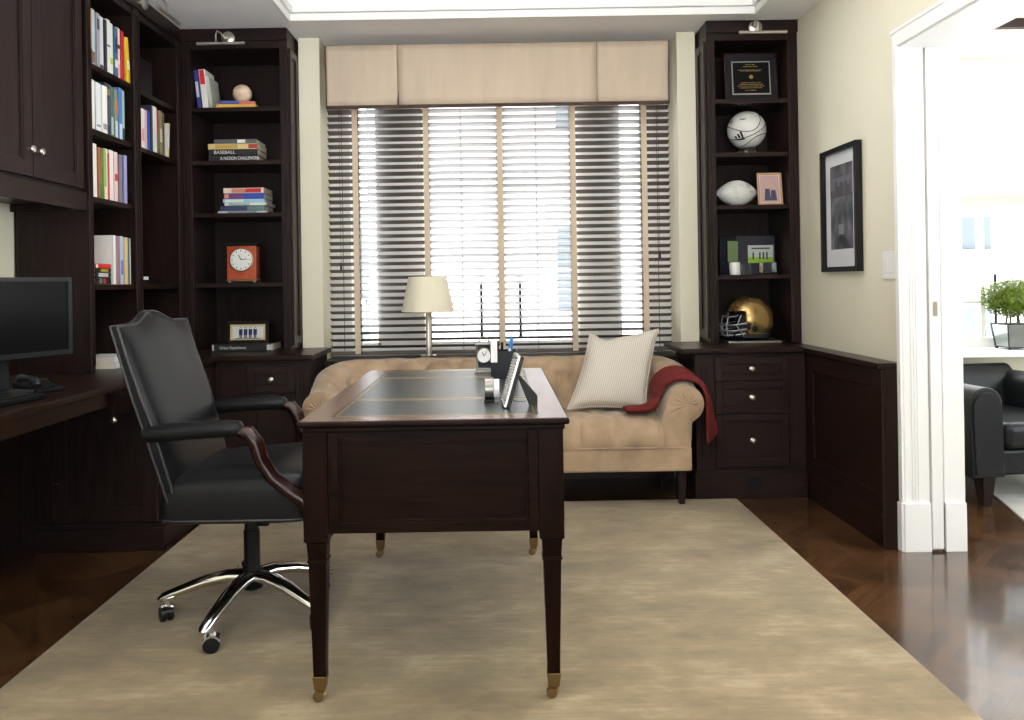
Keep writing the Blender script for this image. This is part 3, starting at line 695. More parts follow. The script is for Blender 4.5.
b = MB().lathe([(.052 * math.sin(PI * i / 20) + 1e-4, -.052 * math.cos(PI * i / 20)) for i in range(21)], (0, 0, 0), 28)
b.build('cream_ball', 'ivory', loc=None, smooth=True)
o = bpy.data.objects['cream_ball']; o.location = (p.x, YF + .065, zz + .0246 + .0176 + .052); tag(o, 'cream marbled ball resting on two books, top shelf left of window', 'ball')
gB = 'stack with the baseball book'; zz = SH[2] + .0005; xc = shelf_pt(233, YF, 150)
for (lab, c, th, L, dx, ttl, tc, tx, bd) in (
    ('black book lettered A NATION CHALLENGED at the bottom of its stack', (26, 18, 20), .033, .27, -.002, 'A NATION CHALLENGED', (228, 228, 228), .24, None),
    ('black book lettered BASEBALL left of the window', (22, 22, 26), .034, .27, 0, 'BASEBALL', (216, 210, 200), .1, None),
    ('gold book with a red end above the BASEBALL book', (206, 180, 120), .031, .275, -.003, 'ANTONIA CONNOLLY', (150, 110, 50), .1, [(.82, 1, (150, 50, 44))]),
    ('dark grey book lying on top of the gold one', (84, 84, 92), .024, .235, .012, None, None, 0, [(.55, .74, (225, 225, 225))])):
    if ttl == 'ANTONIA CONNOLLY': ttl = None; bd = [(.82, 1, (150, 50, 44)), (.15, .6, (176, 146, 84))]
    lying(lab, c, xc + dx, YF + .005, zz, L, th, .19, '-Y', gB, .0, bd, ttl, tc or (0, 0, 0), None, tx); zz += th + .0006
gC = 'colourful stack of six books left of the window'; zz = SH[1] + .0005; xc = shelf_pt(243, YF, 200)
for (lab, c, th, L, dx, bd) in (
    ('thin pale grey book at the bottom of the colourful stack of six', (190, 194, 196), .012, .27, -.008, [(.2, .8, (120, 130, 140))]),
    ('navy and green book second from the bottom of the six', (40, 50, 84), .026, .25, -.004, [(.6, .98, (90, 120, 110))]),
    ('white book third from the bottom of the six', (222, 224, 220), .014, .235, .012, [(.1, .6, (150, 180, 170))]),
    ('sky blue and white book fourth from the bottom of the six', (150, 190, 210), .018, .23, .002, [(.05, .5, (214, 220, 210))]),
    ('dark blue book with an orange end, second from the top of six', (36, 60, 150), .028, .225, .002, [(.02, .13, (220, 130, 80)), (.16, .5, (96, 50, 90))]),
    ('cream and crimson book on top of the colourful stack of six', (222, 200, 180), .026, .225, .002, [(.2, .55, (190, 120, 110)), (.55, .93, (176, 30, 44))])):
    th *= 1.12; lying(lab, c, xc + dx, YF + .008, zz, L, th, .18, '-Y', gC, random.uniform(-.02, .02), bd); zz += th + .0006
# red clock
zz = SH[0] + .0005; p0 = at(227, 262, YF); p1 = at(256, 262, YF); xm_ = (p0.x + p1.x) / 2; w2 = (p1.x - p0.x) / 2
t = wthing('mantel_clock', 'square cherry-red mantel clock with white dial on the shelf left of window', 'clock', (xm_, YF, zz))
part(MB().box(xm_ - w2, xm_ + w2, YF, YF + .075, zz + .018, zz + .205), 'case', 'cherry', t, bevel=.002)
part(MB().box(xm_ - w2 - .006, xm_ + w2 + .006, YF - .006, YF + .08, zz + .205, zz + .222), 'top_cap', 'black', t, bevel=.003)
part(MB().box(xm_ - w2 - .004, xm_ + w2 + .004, YF - .004, YF + .08, zz + .008, zz + .018), 'base_plate', 'brass', t, bevel=.001)
for s_ in (-1, 1): part(MB().lathe([(.005, 0), (.009, .003), (.009, .006), (.005, .008)], (xm_ + s_ * w2 * .85, YF + .006, zz), 12), 'foot', 'silver', t, smooth=True)
cz = zz + .128
part(MB().lathe([(.066, 0), (.066, -.006), (.060, -.008)], (xm_, YF, cz), 36, 'Y'), 'bezel', 'brass', t)
dl = part(MB().lathe([(.060, -.0082), (.0595, -.0088)], (xm_, YF, cz), 36, 'Y'), 'dial', 'dial', t)
hm = MB()
for k in range(12):
    a = k * PI / 6; c0, s0 = math.sin(a), math.cos(a); x_, z_ = xm_ + .05 * c0, cz + .05 * s0
    hm.box(x_ - .0022, x_ + .0022, YF - .0096, YF - .0088, z_ - .004, z_ + .004)
part(hm, 'hour_marks', 'black', dl)
part(MB().tube([(xm_, YF - .0105, cz), (xm_ - .013, YF - .0105, cz + .026)], .0025, 6), 'hour_hand', 'black', dl)
part(MB().tube([(xm_, YF - .012, cz), (xm_ + .036, YF - .012, cz + .004)], .0018, 6), 'minute_hand', 'black', dl)
# black book + framed photo on worktop, left
xc = shelf_pt(243, YU + .02, 350)
lying('long black book with white lettering on the worktop left of the sofa', (18, 18, 20), xc, YU - .005, ZT + .0005, .325, .040, .22, '-Y', None, 0, [(0, .035, (170, 170, 166)), (.93, 1, (190, 190, 190))], 'Urban Experience', (214, 214, 214), .020, .13)
def photo_frame(name, label, x0, x1, z0, z1, Y, fm, fw, mount, inner, lean=.1, cat='picture frame', dth=.014, strut=True):
    t = thing(name, label, cat, ((x0 + x1) / 2, Y, z0))
    w, h = x1 - x0, z1 - z0
    R = Matrix.Rotation(-lean, 4, 'X')
    mb = MB(R).box(-w / 2, -w / 2 + fw, 0, dth, 0, h).box(w / 2 - fw, w / 2, 0, dth, 0, h).box(-w / 2 + fw, w / 2 - fw, 0, dth, 0, fw).box(-w / 2 + fw, w / 2 - fw, 0, dth, h - fw, h)
    mb.build('frame', fm, t, bevel=.0015)
    MB(R).box(-w / 2 + fw, w / 2 - fw, .006, .009, fw, h - fw).build('mount', mount, t)
    inner(MB, R, t, w, h, fw)
    if strut: MB(R).box(-.02, .02, dth, dth + .004, .01, h * .7).build('easel_back', 'black_matte', t)
    return t
def team(MBc, R, t, w, h, fw):
    mb = MBc(R); a = fw + .012
    mb.box(-w / 2 + a, w / 2 - a, .005, .006, a, h - a)
    ph = mb.build('photo', colm(206, 208, 210), t)
    f = MBc(R)
    for k in range(4):
        x = -w * .17 + k * w * .115
        f.lathe([(.001, .004), (.0075, .002), (.001, 0)], (x, .004, h * .70), 10).box(x - .010, x + .010, .0038, .0048, h * .38, h * .64).box(x - .007, x - .001, .0038, .0048, h * .24, h * .4).box(x + .001, x + .007, .0038, .0048, h * .24, h * .4)
    f.build('figures', colm(30, 34, 84), ph)
    f = MBc(R).box(-w * .30, w * .30, .0038, .0048, h * .19, h * .225); f.build('caption_line', colm(90, 90, 110), ph)
p0, p1 = at(225.5, 345, YU + .03), at(267, 321, YU + .03)
photo_frame('framed_photo', 'dark wooden frame with a group photo standing on the black book', p0.x, p1.x, ZT + .041, p1.z, YU + .05, 'espresso_h', .018, colm(196, 184, 130), team, .08)

# --- right of window: items
def plaque_inner(MBc, R, t, w, h, fw):
    MBc(R).box(-w / 2 + fw, w / 2 - fw, .004, .0065, fw, h - fw).build('velvet_panel', colm(14, 12, 24, .9), t)
    a, b_ = w * .30, h * .30
    MBc(R).box(-w * .36, w * .36, .0015, .004, h * .14, h * .82).build('silver_border', 'silver', t)
    pl = MBc(R).box(-w * .34, w * .34, .0005, .0015, h * .165, h * .795).build('black_plate', 'screen', t)
    ln = MBc(R); hd = MBc(R)
    for (zf, wf) in ((.75, .10), (.71, .14), (.64, .24), (.62, .20), (.38, .2), (.345, .23), (.31, .26), (.275, .22), (.225, .12)):
        n = int(wf * 2 * w / .009)
        for i in range(n):
            x = -wf * w + i * .009; (hd if zf > .6 else ln).box(x, x + random.uniform(.004, .0075), -.0002, .0005, h * zf - .0016, h * zf + .0016)
    MBc(R).lathe([(.011, .0005), (.011, -.0003), (.008, -.0006)], (0, 0, h * .50), 20, 'Y').build('gold_seal', 'gold', pl)
    ln.build('gold_lettering', 'gold', pl); hd.build('gold_heading', 'gold', pl)
YR = YU + .05
p0, p1 = at(725, 96, YR + .04), at(777.5, 51, YR + .04)
photo_frame('award_plaque', 'framed black award plaque with gold lettering on the top right shelf', p0.x, p1.x, SH[3] + .001, p1.z, YR + .03, 'red_wood', .011, 'black', plaque_inner, .09, 'plaque', .016)
# basketball on a clear ring
pc = at(746.5, 128.5, YR + .11); r = .107
t = wthing('basketball', 'white and black souvenir basketball on the second shelf right of window', 'ball', (pc.x, YR + .11, SH[2]))
bz = SH[2] + .042 + r
part(MB().lathe([(r * math.sin(PI * i / 28) + 1e-4, -r * math.cos(PI * i / 28)) for i in range(29)], (pc.x, YR + .11, bz), 40), 'ball_skin', 'ballwhite', t, smooth=True)
sm = MB(); C0 = Vector((pc.x, YR + .11, bz))
def arc_on(R3, pts, rr=r): return [C0 + (R3 @ Vector(q)).normalized() * (rr + .0005) for q in pts]
R3 = Matrix.Rotation(math.radians(-28), 3, 'Y') @ Matrix.Rotation(math.radians(22), 3, 'X')
circ = [(math.cos(2 * PI * i / 48), math.sin(2 * PI * i / 48), 0) for i in range(49)]
sm.tube(arc_on(R3, circ), .0022, 6)
for s_ in (-1, 1):
    sm.tube(arc_on(R3, [(math.cos(2 * PI * i / 48) * .86, math.sin(2 * PI * i / 48), s_ * (.42 + .22 * math.cos(4 * PI * i / 48))) for i in range(49)]), .0022, 6)
part(sm, 'seams', 'black', t, smooth=True)
def on_ball(px, py, sz, mbfn, name, m):
    pt = at(px, py, YR + .02); d = (pt - C0); 
    d.y = -math.sqrt(max(1e-6, r * r - d.x ** 2 - d.z ** 2)); n = d.normalized()
    q = n.to_track_quat('Z', 'Y'); Mx = Matrix.Translation(C0 + n * (r + .0006)) @ q.to_matrix().to_4x4()
    mb = MB(Mx); mbfn(mb, sz); part(mb, name, m, t)
def three_bars(mb, s):
    for k in range(3):
        x0 = -s + k * s * .62; hh = s * (.5 + .42 * k)
        mb.add([(x0, -s * .55, 0), (x0 + s * .42, -s * .55, 0), (x0 + s * .42 - .3 * s, -s * .55 + hh, 0), (x0 - .3 * s, -s * .55 + hh, 0)], [(0, 1, 2, 3)])
    mb.box(-s * .9, s * .8, -s * .95, -s * .7, -.0005, .0003)
on_ball(741, 135, .028, three_bars, 'bar_logo', 'black'); on_ball(735, 119, .014, three_bars, 'bar_logo', 'black')
on_ball(743, 119, .012, lambda mb, s: [mb.box(-s * 1.3 + k * s * .7, -s * 1.3 + k * s * .7 + s * .5, -s * .35, s * .35, 0, .0004) for k in range(4)], 'lettering', 'black')
part(MB().lathe([(.045, 0), (.048, .002), (.050, .030), (.047, .042)], (pc.x, YR + .11, SH[2] + .0005), 24), 'ring_stand', 'clear', t, smooth=True)
# football
p0, p1 = at(716, 191, YR + .08), at(757, 191, YR + .08); fl = (p1.x - p0.x) / 2; fc = Vector(((p0.x + p1.x) / 2, YR + .08, SH[1] + .004 + .072))
t = wthing('football', 'white autographed football on the third shelf right of the window', 'ball', (fc.x, fc.y, SH[1]))
part(MB().lathe([(.073 * (math.cos(PI / 2 * s_ * .985) ** .72) + 1e-4, fl * s_) for s_ in [i / 14 - 1 for i in range(29)]], fc, 32, 'X'), 'ball_skin', 'ballwhite', t, smooth=True)
def on_fb(x, th, lift=.0008):
    rr = .073 * (max(0, math.cos(PI / 2 * x / fl * .985)) ** .72) + lift
    return (fc.x + x, fc.y - rr * math.cos(th), fc.z + rr * math.sin(th))
sc_ = MB()
for k in range(14):
    x_, th_ = random.uniform(-.075, .06), random.uniform(-.5, .8)
    pts = [on_fb(x_ + i * .0035, th_ + .09 * math.sin(i * 1.9 + k)) for i in range(8)]
    sc_.tube(pts, .0006, 4)
part(sc_, 'signatures', colm(70, 72, 84), t)
lc = MB()
lc.tube([on_fb(-.03 + i * .01, .95, .002) for i in range(7)], .002, 5)
for i in range(7): lc.tube([on_fb(-.03 + i * .01, .95 + d_, .002) for d_ in (-.15, 0, .15)], .0018, 5)
part(lc, 'laces', 'white', t)
part(MB().lathe([(.03, 0), (.034, .003), (.034, .010), (.03, .013)], (fc.x, fc.y, SH[1] + .0005), 20), 'ring_stand', 'clear', t, smooth=True)
def people(MBc, R, t, w, h, fw):
    ph = MBc(R).box(-w / 2 + fw + .004, w / 2 - fw - .004, .004, .0058, fw + .004, h - fw - .004).build('photo', colm(176, 150, 150), t)
    f = MBc(R)
    for (x, zc, s) in ((-.015, .62, 1), (.016, .56, 1), (.0, .74, .8)):
        f.lathe([(.012 * s, .0042), (.0115 * s, .0035)], (x, 0, h * zc), 14, 'Y')
    f.build('faces', colm(196, 150, 128), ph)
    f = MBc(R)
    for (x, zc) in ((-.015, .34), (.018, .30)): f.prism([(x - .018, h * .14), (x + .018, h * .14), (x + .012, h * zc + .03), (x - .012, h * zc + .03)], .003, .0042)
    f.build('clothes', colm(60, 60, 84), ph)
p0, p1 = at(758, 204, YR + .02), at(782, 172, YR + .02)
photo_frame('framed_photo', 'small pale wooden frame with a family photo beside the white football', p0.x, p1.x, SH[1] + .001, p1.z, YR + .005, colm(176, 140, 108), .012, colm(210, 200, 190), people, .14)
# navy display book
YD = YR + .03; zz = SH[0] + .0005
xa, xb_, xc2 = at(723, 250, YD).x, at(742, 250, YD).x, at(781, 250, YD).x; zt_ = at(750, 236, YD).z
t = wthing('photo_folder', 'open navy double photo folder standing behind small glass pieces', 'photo folder', ((xa + xc2) / 2, YD, zz))
part(MB().add([(xa, YD + .06, zz), (xb_, YD + .10, zz), (xb_, YD + .10, zt_), (xa, YD + .06, zt_), (xa, YD + .066, zz), (xb_, YD + .106, zz), (xb_, YD + .106, zt_), (xa, YD + .066, zt_)], [(0, 1, 2, 3), (7, 6, 5, 4), (0, 4, 5, 1), (3, 2, 6, 7), (0, 3, 7, 4), (1, 5, 6, 2)]), 'left_leaf', colm(14, 16, 36), t)
part(MB().box(xb_, xc2, YD + .10, YD + .106, zz, zt_ + .006), 'right_leaf', colm(14, 16, 36), t)
q0, q1 = at(748, 263, YD + .1), at(773, 245, YD + .1)
ph = part(MB().box(q0.x, q1.x, YD + .0975, YD + .10, q0.z, q1.z), 'photo', colm(170, 176, 170), t)
part(MB().box(q0.x, q1.x, YD + .0965, YD + .0975, q0.z, q0.z + (q1.z - q0.z) * .32), 'grass_strip', colm(120, 160, 40), ph)
f = MB()
for x_ in (.2, .46, .6, .74): xx = q0.x + (q1.x - q0.x) * x_; f.box(xx - .004, xx + .005, YD + .0955, YD + .0965, q0.z + .02, q0.z + .06)
f.box(q0.x + .02, q1.x - .02, YD + .0955, YD + .0965, q1.z - .022, q1.z - .014); part(f, 'players', colm(40, 44, 56), ph)
q0, q1 = at(727.5, 262, YD + .07), at(738.5, 241, YD + .07)
part(MB().add([(q0.x, YD + .062, q0.z), (q1.x, YD + .085, q0.z), (q1.x, YD + .085, q1.z), (q0.x, YD + .062, q1.z)], [(0, 1, 2, 3)]), 'photo', colm(110, 130, 90), t, solid=.002)
YG = YR - .01
p = at(736.5, 266, YG)
t = wthing('candle', 'small white pillar candle on the shelf above the helmet', 'candle', (p.x, YG + .03, zz))
part(MB().lathe([(.027, 0), (.029, .003), (.029, .066), (.026, .070), (.02, .066), (.004, .064)], (p.x, YG + .03, zz), 20), 'wax', 'white', t, smooth=True)
part(MB().tube([(p.x, YG + .03, zz + .064), (p.x + .001, YG + .03, zz + .075)], .001, 5), 'wick', 'black', t)
p = at(748, 267, YG)
tag(MB().box(p.x - .03, p.x + .03, YG + .03, YG + .05, zz, zz + .062).build('glass_block', 'clear', bevel=.003), 'clear glass block right beside the white candle', 'ornament')
p = at(771, 266, YG)
t = wthing('acrylic_case', 'low clear display case at the right end above the helmet', 'display case', (p.x, YG + .04, zz))
part(MB().box(p.x - .042, p.x + .042, YG + .015, YG + .085, zz, zz + .010), 'base', 'black', t, bevel=.002)
part(MB().box(p.x - .038, p.x + .038, YG + .018, YG + .082, zz + .0105, zz + .068), 'cover', 'clear', t, bevel=.002)
# helmet on tray
p0, p1 = at(728, 343, YU + .0), at(781, 343, YU + .0)
t = wthing('silver_tray', 'thin silver tray under the gold football helmet', 'tray', ((p0.x + p1.x) / 2, YU + .09, ZT))
part(MB().box(p0.x, p1.x, YU - .01, YU + .2, ZT + .0005, ZT + .012), 'plate', 'silver', t, bevel=.003)
part(MB().box(p0.x + .01, p1.x - .01, YU - .0, YU + .19, ZT + .0122, ZT + .0135), 'felt', 'dkgrey', t)
hx = at(752, 320, YU + .08).x - .010; hz = ZT + .0145 + .112; hy = YU + .095
t = wthing('football_helmet', 'metallic gold football helmet with grey face mask on the right worktop', 'helmet', (hx, hy, ZT + .014))
bm = bmesh.new(); bmesh.ops.create_uvsphere(bm, u_segments=56, v_segments=40, radius=1)
dele = []
for v in bm.verts:
    x, y, z_ = v.co
    # face opening at -x, neck opening below
    if (x < -.30 and z_ < .34 - .0 * x and (x < -.46 or z_ < -.2)) or z_ < -.86 + .10 * (x < 0): dele.append(v)
bmesh.ops.delete(bm, geom=dele, context='VERTS')
for v in bm.verts:
    x, y, z_ = v.co
    sx = .132 if x > 0 else .124
    zz_ = z_ * (.128 if z_ > 0 else .120)
    if z_ < -.2: y *= 1 + .04 * (-z_ - .2)
    v.co = (x * sx, y * .108, zz_)
me = bpy.data.meshes.new('shell'); bm.to_mesh(me); bm.free()
for pl in me.polygons: pl.use_smooth = True
me.materials.append(M['helmet'])
sh = bpy.data.objects.new('shell', me); COL.objects.link(sh); sh.parent = t; sh.location = (0, 0, .112)
dmod = sh.modifiers.new('s', 'SOLIDIFY'); dmod.thickness = .006
R0 = Matrix.Translation((0, 0, .112))
mk = MB(R0)
def bar(z0, dx, yspan=.098, back=-.045, r_=.0042):
    pts = [(back, -yspan, z0 + .012), (-.10, -yspan * .93, z0 + .004), (-.135 - dx, -yspan * .55, z0), (-.15 - dx, 0, z0), (-.135 - dx, yspan * .55, z0), (-.10, yspan * .93, z0 + .004), (back, yspan, z0 + .012)]
    mk.tube(pts, r_, 8)
bar(.018, .0, .09, -.09); bar(-.028, .016); bar(-.06, .016); bar(-.085, .008, .085, -.05)
for y_ in (-.055, -.018, .018, .055):
    b_ = .13 + .025 * (1 - abs(y_) / .07)
    mk.tube([(-b_ + .0, y_, .02 if abs(y_) > .03 else -.028), (-b_ - .008, y_, -.03), (-b_ - .004, y_, -.088)], .004, 8)
mk.tube([(-.075, -.096, .03), (-.10, -.096, -.03), (-.06, -.094, -.09)], .004, 8)
mk.build('face_mask', 'mask', t, smooth=True)
MB(R0).lathe([(.016, 0), (.016, -.003), (.010, -.004)], (-.005, -.1075, -.045), 18, 'Y').build('ear_hole', 'black', t)
st2 = MB(R0)
st2.grid(40, 4, lambda u, v: (math.cos(math.radians(-5 + 185 * u)) * (.135 if u < .5 else .127), (v - .5) * .022, math.sin(math.radians(-5 + 185 * u)) * .131 + .0005))
st2.build('centre_stripe', 'gold', t, smooth=True)
MB(R0).tube([(-.10, -.08, -.085), (-.125, -.03, -.100), (-.125, .03, -.100), (-.10, .08, -.085)], .012, 8).build('chin_strap', 'black', t, smooth=True)
MB(R0).lathe([(.001, -.1), (.085, -.098), (.09, .0), (.06, .07), (.001, .09)], (.012, 0, 0), 24).build('padding', 'black_matte', t, smooth=True)

# ================================================================== wall picture, switch
def wall_pic():
    a, b = on_x(863, 200, XR), on_x(820.5, 200, XR - .03)
    y0, y1 = a.y, b.y; z1 = on_x(863, 139, XR).z; z0 = on_x(863, 271, XR).z
    t = wthing('framed_picture', 'black framed monochrome photograph with white mat on the right wall', 'picture', (XR, (y0 + y1) / 2, z0))
    w, h = y1 - y0, z1 - z0
    Mx = frame_front((XR - .001, y1, z0), '-X'); fw = .024
    mb = MB(Mx).box(0, fw, -.032, 0, 0, h).box(w - fw, w, -.032, 0, 0, h).box(fw, w - fw, -.032, 0, 0, fw).box(fw, w - fw, -.032, 0, h - fw, h)
    part(mb, 'frame', 'black', t, bevel=.002)
    part(MB(Mx).box(fw, w - fw, -.010, -.001, fw, h - fw), 'mat', colm(206, 206, 210), t)
    m, nt, bs = new_mat('dark_city_photo')
    tc = nt.nodes.new('ShaderNodeTexCoord'); br = nt.nodes.new('ShaderNodeTexNoise'); br.inputs['Scale'].default_value = 16; br.inputs['Detail'].default_value = 8
    mp = nt.nodes.new('ShaderNodeMapping'); mp.inputs['Scale'].default_value = (1, 1, .6); nt.links.new(tc.outputs['Object'], mp.inputs[0]); nt.links.new(mp.outputs[0], br.inputs['Vector'])
    cr = nt.nodes.new('ShaderNodeValToRGB'); cr.color_ramp.elements[0].position = .38; cr.color_ramp.elements[0].color = (.006, .006, .008, 1); cr.color_ramp.elements[1].position = .75; cr.color_ramp.elements[1].color = (.16, .16, .18, 1)
    nt.links.new(br.outputs['Fac'], cr.inputs[0]); nt.links.new(cr.outputs[0], bs.inputs['Base Color']); bs.inputs['Roughness'].default_value = .5
    ph = part(MB(Mx).box(fw + .055, w - fw - .055, -.0112, -.010, fw + .085, h - fw - .06), 'photograph', m, t)
    sky = part(MB(Mx).box(fw + .055, w - fw - .055, -.0118, -.0112, h * .62, h * .76), 'pale_band', colm(92, 90, 98), ph)
    sk = MB(Mx)
    for i in range(9):
        x = fw + .06 + i * (w - 2 * fw - .12) / 9; sk.box(x, x + random.uniform(.014, .03), -.0124, -.0118, h * .60, h * random.uniform(.64, .74))
    part(sk, 'skyline', colm(58, 56, 62), ph)
    part(MB(Mx).box(w * .42, w * .56, -.0118, -.0112, h * .30, h * .38), 'pale_patch', colm(120, 118, 124), ph)
    part(MB(Mx).box(fw, w - fw, -.0150, -.0140, fw, h - fw), 'glass', 'clear', t) if False else None
wall_pic()
a = on_x(890, 265, XR)
t = wthing('light_switch', 'white double light switch plate on the right wall near the opening', 'switch', (XR, a.y, a.z))
Mx = frame_front((XR - .001, a.y + .055, a.z - .06), '-X')
part(MB(Mx).box(0, .11, -.006, 0, 0, .118), 'plate', 'white', t, bevel=.002)
for k in range(2): part(MB(Mx).box(.018 + k * .044, .048 + k * .044, -.009, -.006, .025, .093), 'rocker', 'white', t, bevel=.001)

# ================================================================== rug
o = MB().box(-1.42, 1.22, .44, 4.10, .0005, .012).build('area_rug', 'rug', bevel=.004); tag(o, 'large golden beige rug under the desk and chair', 'rug')

# ================================================================== desk
RG = .012
def desk():
    t = wthing('writing_desk', 'dark mahogany writing desk with leather-inlaid top in the room centre', 'desk', (-.17, 2.73, RG))
    x0, x1, y0, y1 = -.532, .192, 2.115, 3.35; zt = .778
    mb = MB().box(x0, x1, y0, y1, zt - .018, zt - .0015)
    part(mb, 'top_board', 'mahogany', t, bevel=.006, seg=3)
    part(MB().box(x0 + .012, x1 - .012, y0 + .012, y1 - .012, zt - .032, zt - .018), 'top_moulding', 'mahogany', t, bevel=.004)
    # border and leather
    bw = .078; yy = [y0 + .065, 2.50, 3.06, y1 - .065]
    mb = MB().box(x0 + .006, x0 + bw, y0 + .006, y1 - .006, zt - .0015, zt).box(x1 - bw, x1 - .006, y0 + .006, y1 - .006, zt - .0015, zt)
    mb.box(x0 + bw, x1 - bw, y0 + .006, yy[0], zt - .0015, zt).box(x0 + bw, x1 - bw, yy[3], y1 - .006, zt - .0015, zt)
    part(mb, 'top_border', 'mahogany_top_lit', t)
    for i in range(3):
        a, b = yy[i] + (.004 if i else 0), yy[i + 1] - (.004 if i < 2 else 0)
        lp = part(MB().box(x0 + bw, x1 - bw, a, b, zt - .0015, zt - .0002), 'leather_panel', 'desk_leather', t)
        g = MB(); e0, e1 = .010, .016
        xa_, xb2 = x0 + bw, x1 - bw
        g.box(xa_ + e0, xb2 - e0, a + e0, a + e1, zt - .0002, zt + .0001).box(xa_ + e0, xb2 - e0, b - e1, b - e0, zt - .0002, zt + .0001)
        g.box(xa_ + e0, xa_ + e1, a + e1, b - e1, zt - .0002, zt + .0001).box(xb2 - e1, xb2 - e0, a + e1, b - e1, zt - .0002, zt + .0001)
        part(g, 'gold_tooling', 'gold', lp)
    for k in (1, 2): part(MB().box(x0 + bw, x1 - bw, yy[k] - .004, yy[k] + .004, zt - .0015, zt), 'dividing_strip', 'mahogany_top_lit', t)
    za, zb_ = .472, zt - .032
    fx0, fx1, fy0, fy1 = -.522, .175, 2.135, 3.335; lw = .066
    part(panel_front(frame_front((fx0 + lw, fy0 + .03, za), '-Y'), fx1 - fx0 - 2 * lw, zb_ - za, .028, .022, .010), 'end_panel', 'mahogany', t, bevel=.0015)
    part(panel_front(frame_front((fx1 - lw, fy1 - .03, za), '+Y'), fx1 - fx0 - 2 * lw, zb_ - za, .028, .022, .010), 'end_panel', 'mahogany', t, bevel=.0015)
    part(MB().box(fx0 + .008, fx1 - .008, fy0 + .035, fy1 - .035, za + .09, zb_), 'drawer_case', 'mahogany_v', t)
    # long sides: drawers
    L = fy1 - fy0 - 2 * lw
    for (X, face, ys) in ((fx0 + .008, '-X', 1), (fx1 - .008, '+X', -1)):
        n = 3
        for k in range(n):
            w = L / n - .006; a = fy0 + lw + k * (L / n) + .003
            Mx = frame_front((X, a + w if face == '-X' else a, za + (.10 if k == 1 else .004)), face)
            dr = part(panel_front(Mx, w, zb_ - za - (.10 if k == 1 else .004) - .004, .022, .014), 'drawer', 'mahogany', t)
            if face == '-X': part(knob(Mx @ Matrix.Translation((w / 2, -.012, .07 if k == 1 else .12)), .012), 'knob', 'brass', dr, smooth=True)
    for (cx_, cy_) in ((fx0 + lw / 2, fy0 + lw / 2), (fx1 - lw / 2, fy0 + lw / 2), (fx0 + lw / 2, fy1 - lw / 2), (fx1 - lw / 2, fy1 - lw / 2)):
        hw = lw / 2
        mb = MB().box(cx_ - hw, cx_ + hw, cy_ - hw, cy_ + hw, .452, zb_)
        mb.taper(cx_, cy_, .446, hw - .006, .452, hw - .003).taper(cx_, cy_, .40, hw - .009, .446, hw - .006).box(cx_ - hw + .006, cx_ + hw - .006, cy_ - hw + .006, cy_ + hw - .006, .394, .400)
        mb.taper(cx_, cy_, .085, .0165, .394, hw - .009)
        lg = part(mb, 'leg', 'mahogany_v', t, bevel=.0012)
        ca = part(MB().taper(cx_, cy_, .048, .0150, .082, .0185).box(cx_ - .0195, cx_ + .0195, cy_ - .0195, cy_ + .0195, .080, .085).taper(cx_, cy_, .036, .008, .048, .013), 'brass_cup', 'brass', lg, bevel=.001)
        part(MB().tube([(cx_ + .000, cy_ + .004, .04), (cx_ + .012, cy_ + .004, .028)], .006, 8).lathe([(.004, -.008), (.0145, -.007), (.0155, 0), (.0145, .007), (.004, .008)], (cx_ - .006, cy_ - .002, RG + .0158), 18, 'Y'), 'caster', 'brass', lg, smooth=True)
desk()
ZD = .778 + .0003
# carriage clock
p = at(484.3, 371, 3.22); cxk, cyk = p.x, 3.215
t = wthing('carriage_clock', 'small silver carriage clock with handle at the far end of the desk', 'clock', (cxk, cyk, ZD))
s = .033
part(MB().box(cxk - s - .006, cxk + s + .006, cyk - s, cyk + s, ZD, ZD + .012).box(cxk - s, cxk + s, cyk - s + .005, cyk + s - .005, ZD + .012, ZD + .02), 'base', 'dark_silver', t, bevel=.002)
for sx in (-1, 1):
    for sy in (-1, 1): part(MB().lathe([(.005, 0), (.004, .01), (.005, .09), (.006, .095)], (cxk + sx * s * .85, cyk + sy * s * .75, ZD + .018), 10), 'column', 'dark_silver', t, smooth=True)
part(MB().box(cxk - s * .72, cxk + s * .72, cyk - s * .6, cyk + s * .6, ZD + .02, ZD + .112), 'case', 'dkgrey', t)
part(MB().box(cxk - s - .004, cxk + s + .004, cyk - s, cyk + s, ZD + .112, ZD + .122), 'top_plate', 'dark_silver', t, bevel=.002)
part(MB().lathe([(.031, 0), (.031, -.006), (.027, -.008)], (cxk, cyk - s * .6, ZD + .068), 28, 'Y'), 'bezel', 'dark_silver', t)
dl = part(MB().lathe([(.0265, -.0082), (.026, -.0088)], (cxk, cyk - s * .6, ZD + .068), 28, 'Y'), 'dial', 'dial', t)
part(MB().tube([(cxk, cyk - s * .6 - .010, ZD + .068), (cxk - .006, cyk - s * .6 - .010, ZD + .083)], .0014, 5).tube([(cxk, cyk - s * .6 - .0105, ZD + .068), (cxk + .012, cyk - s * .6 - .0105, ZD + .086)], .0011, 5), 'hands', 'black', dl)
part(MB().tube([(cxk - .02, cyk, ZD + .122), (cxk - .018, cyk, ZD + .136), (cxk, cyk, ZD + .143), (cxk + .018, cyk, ZD + .136), (cxk + .02, cyk, ZD + .122)], .003, 8), 'handle', 'dark_silver', t, smooth=True)
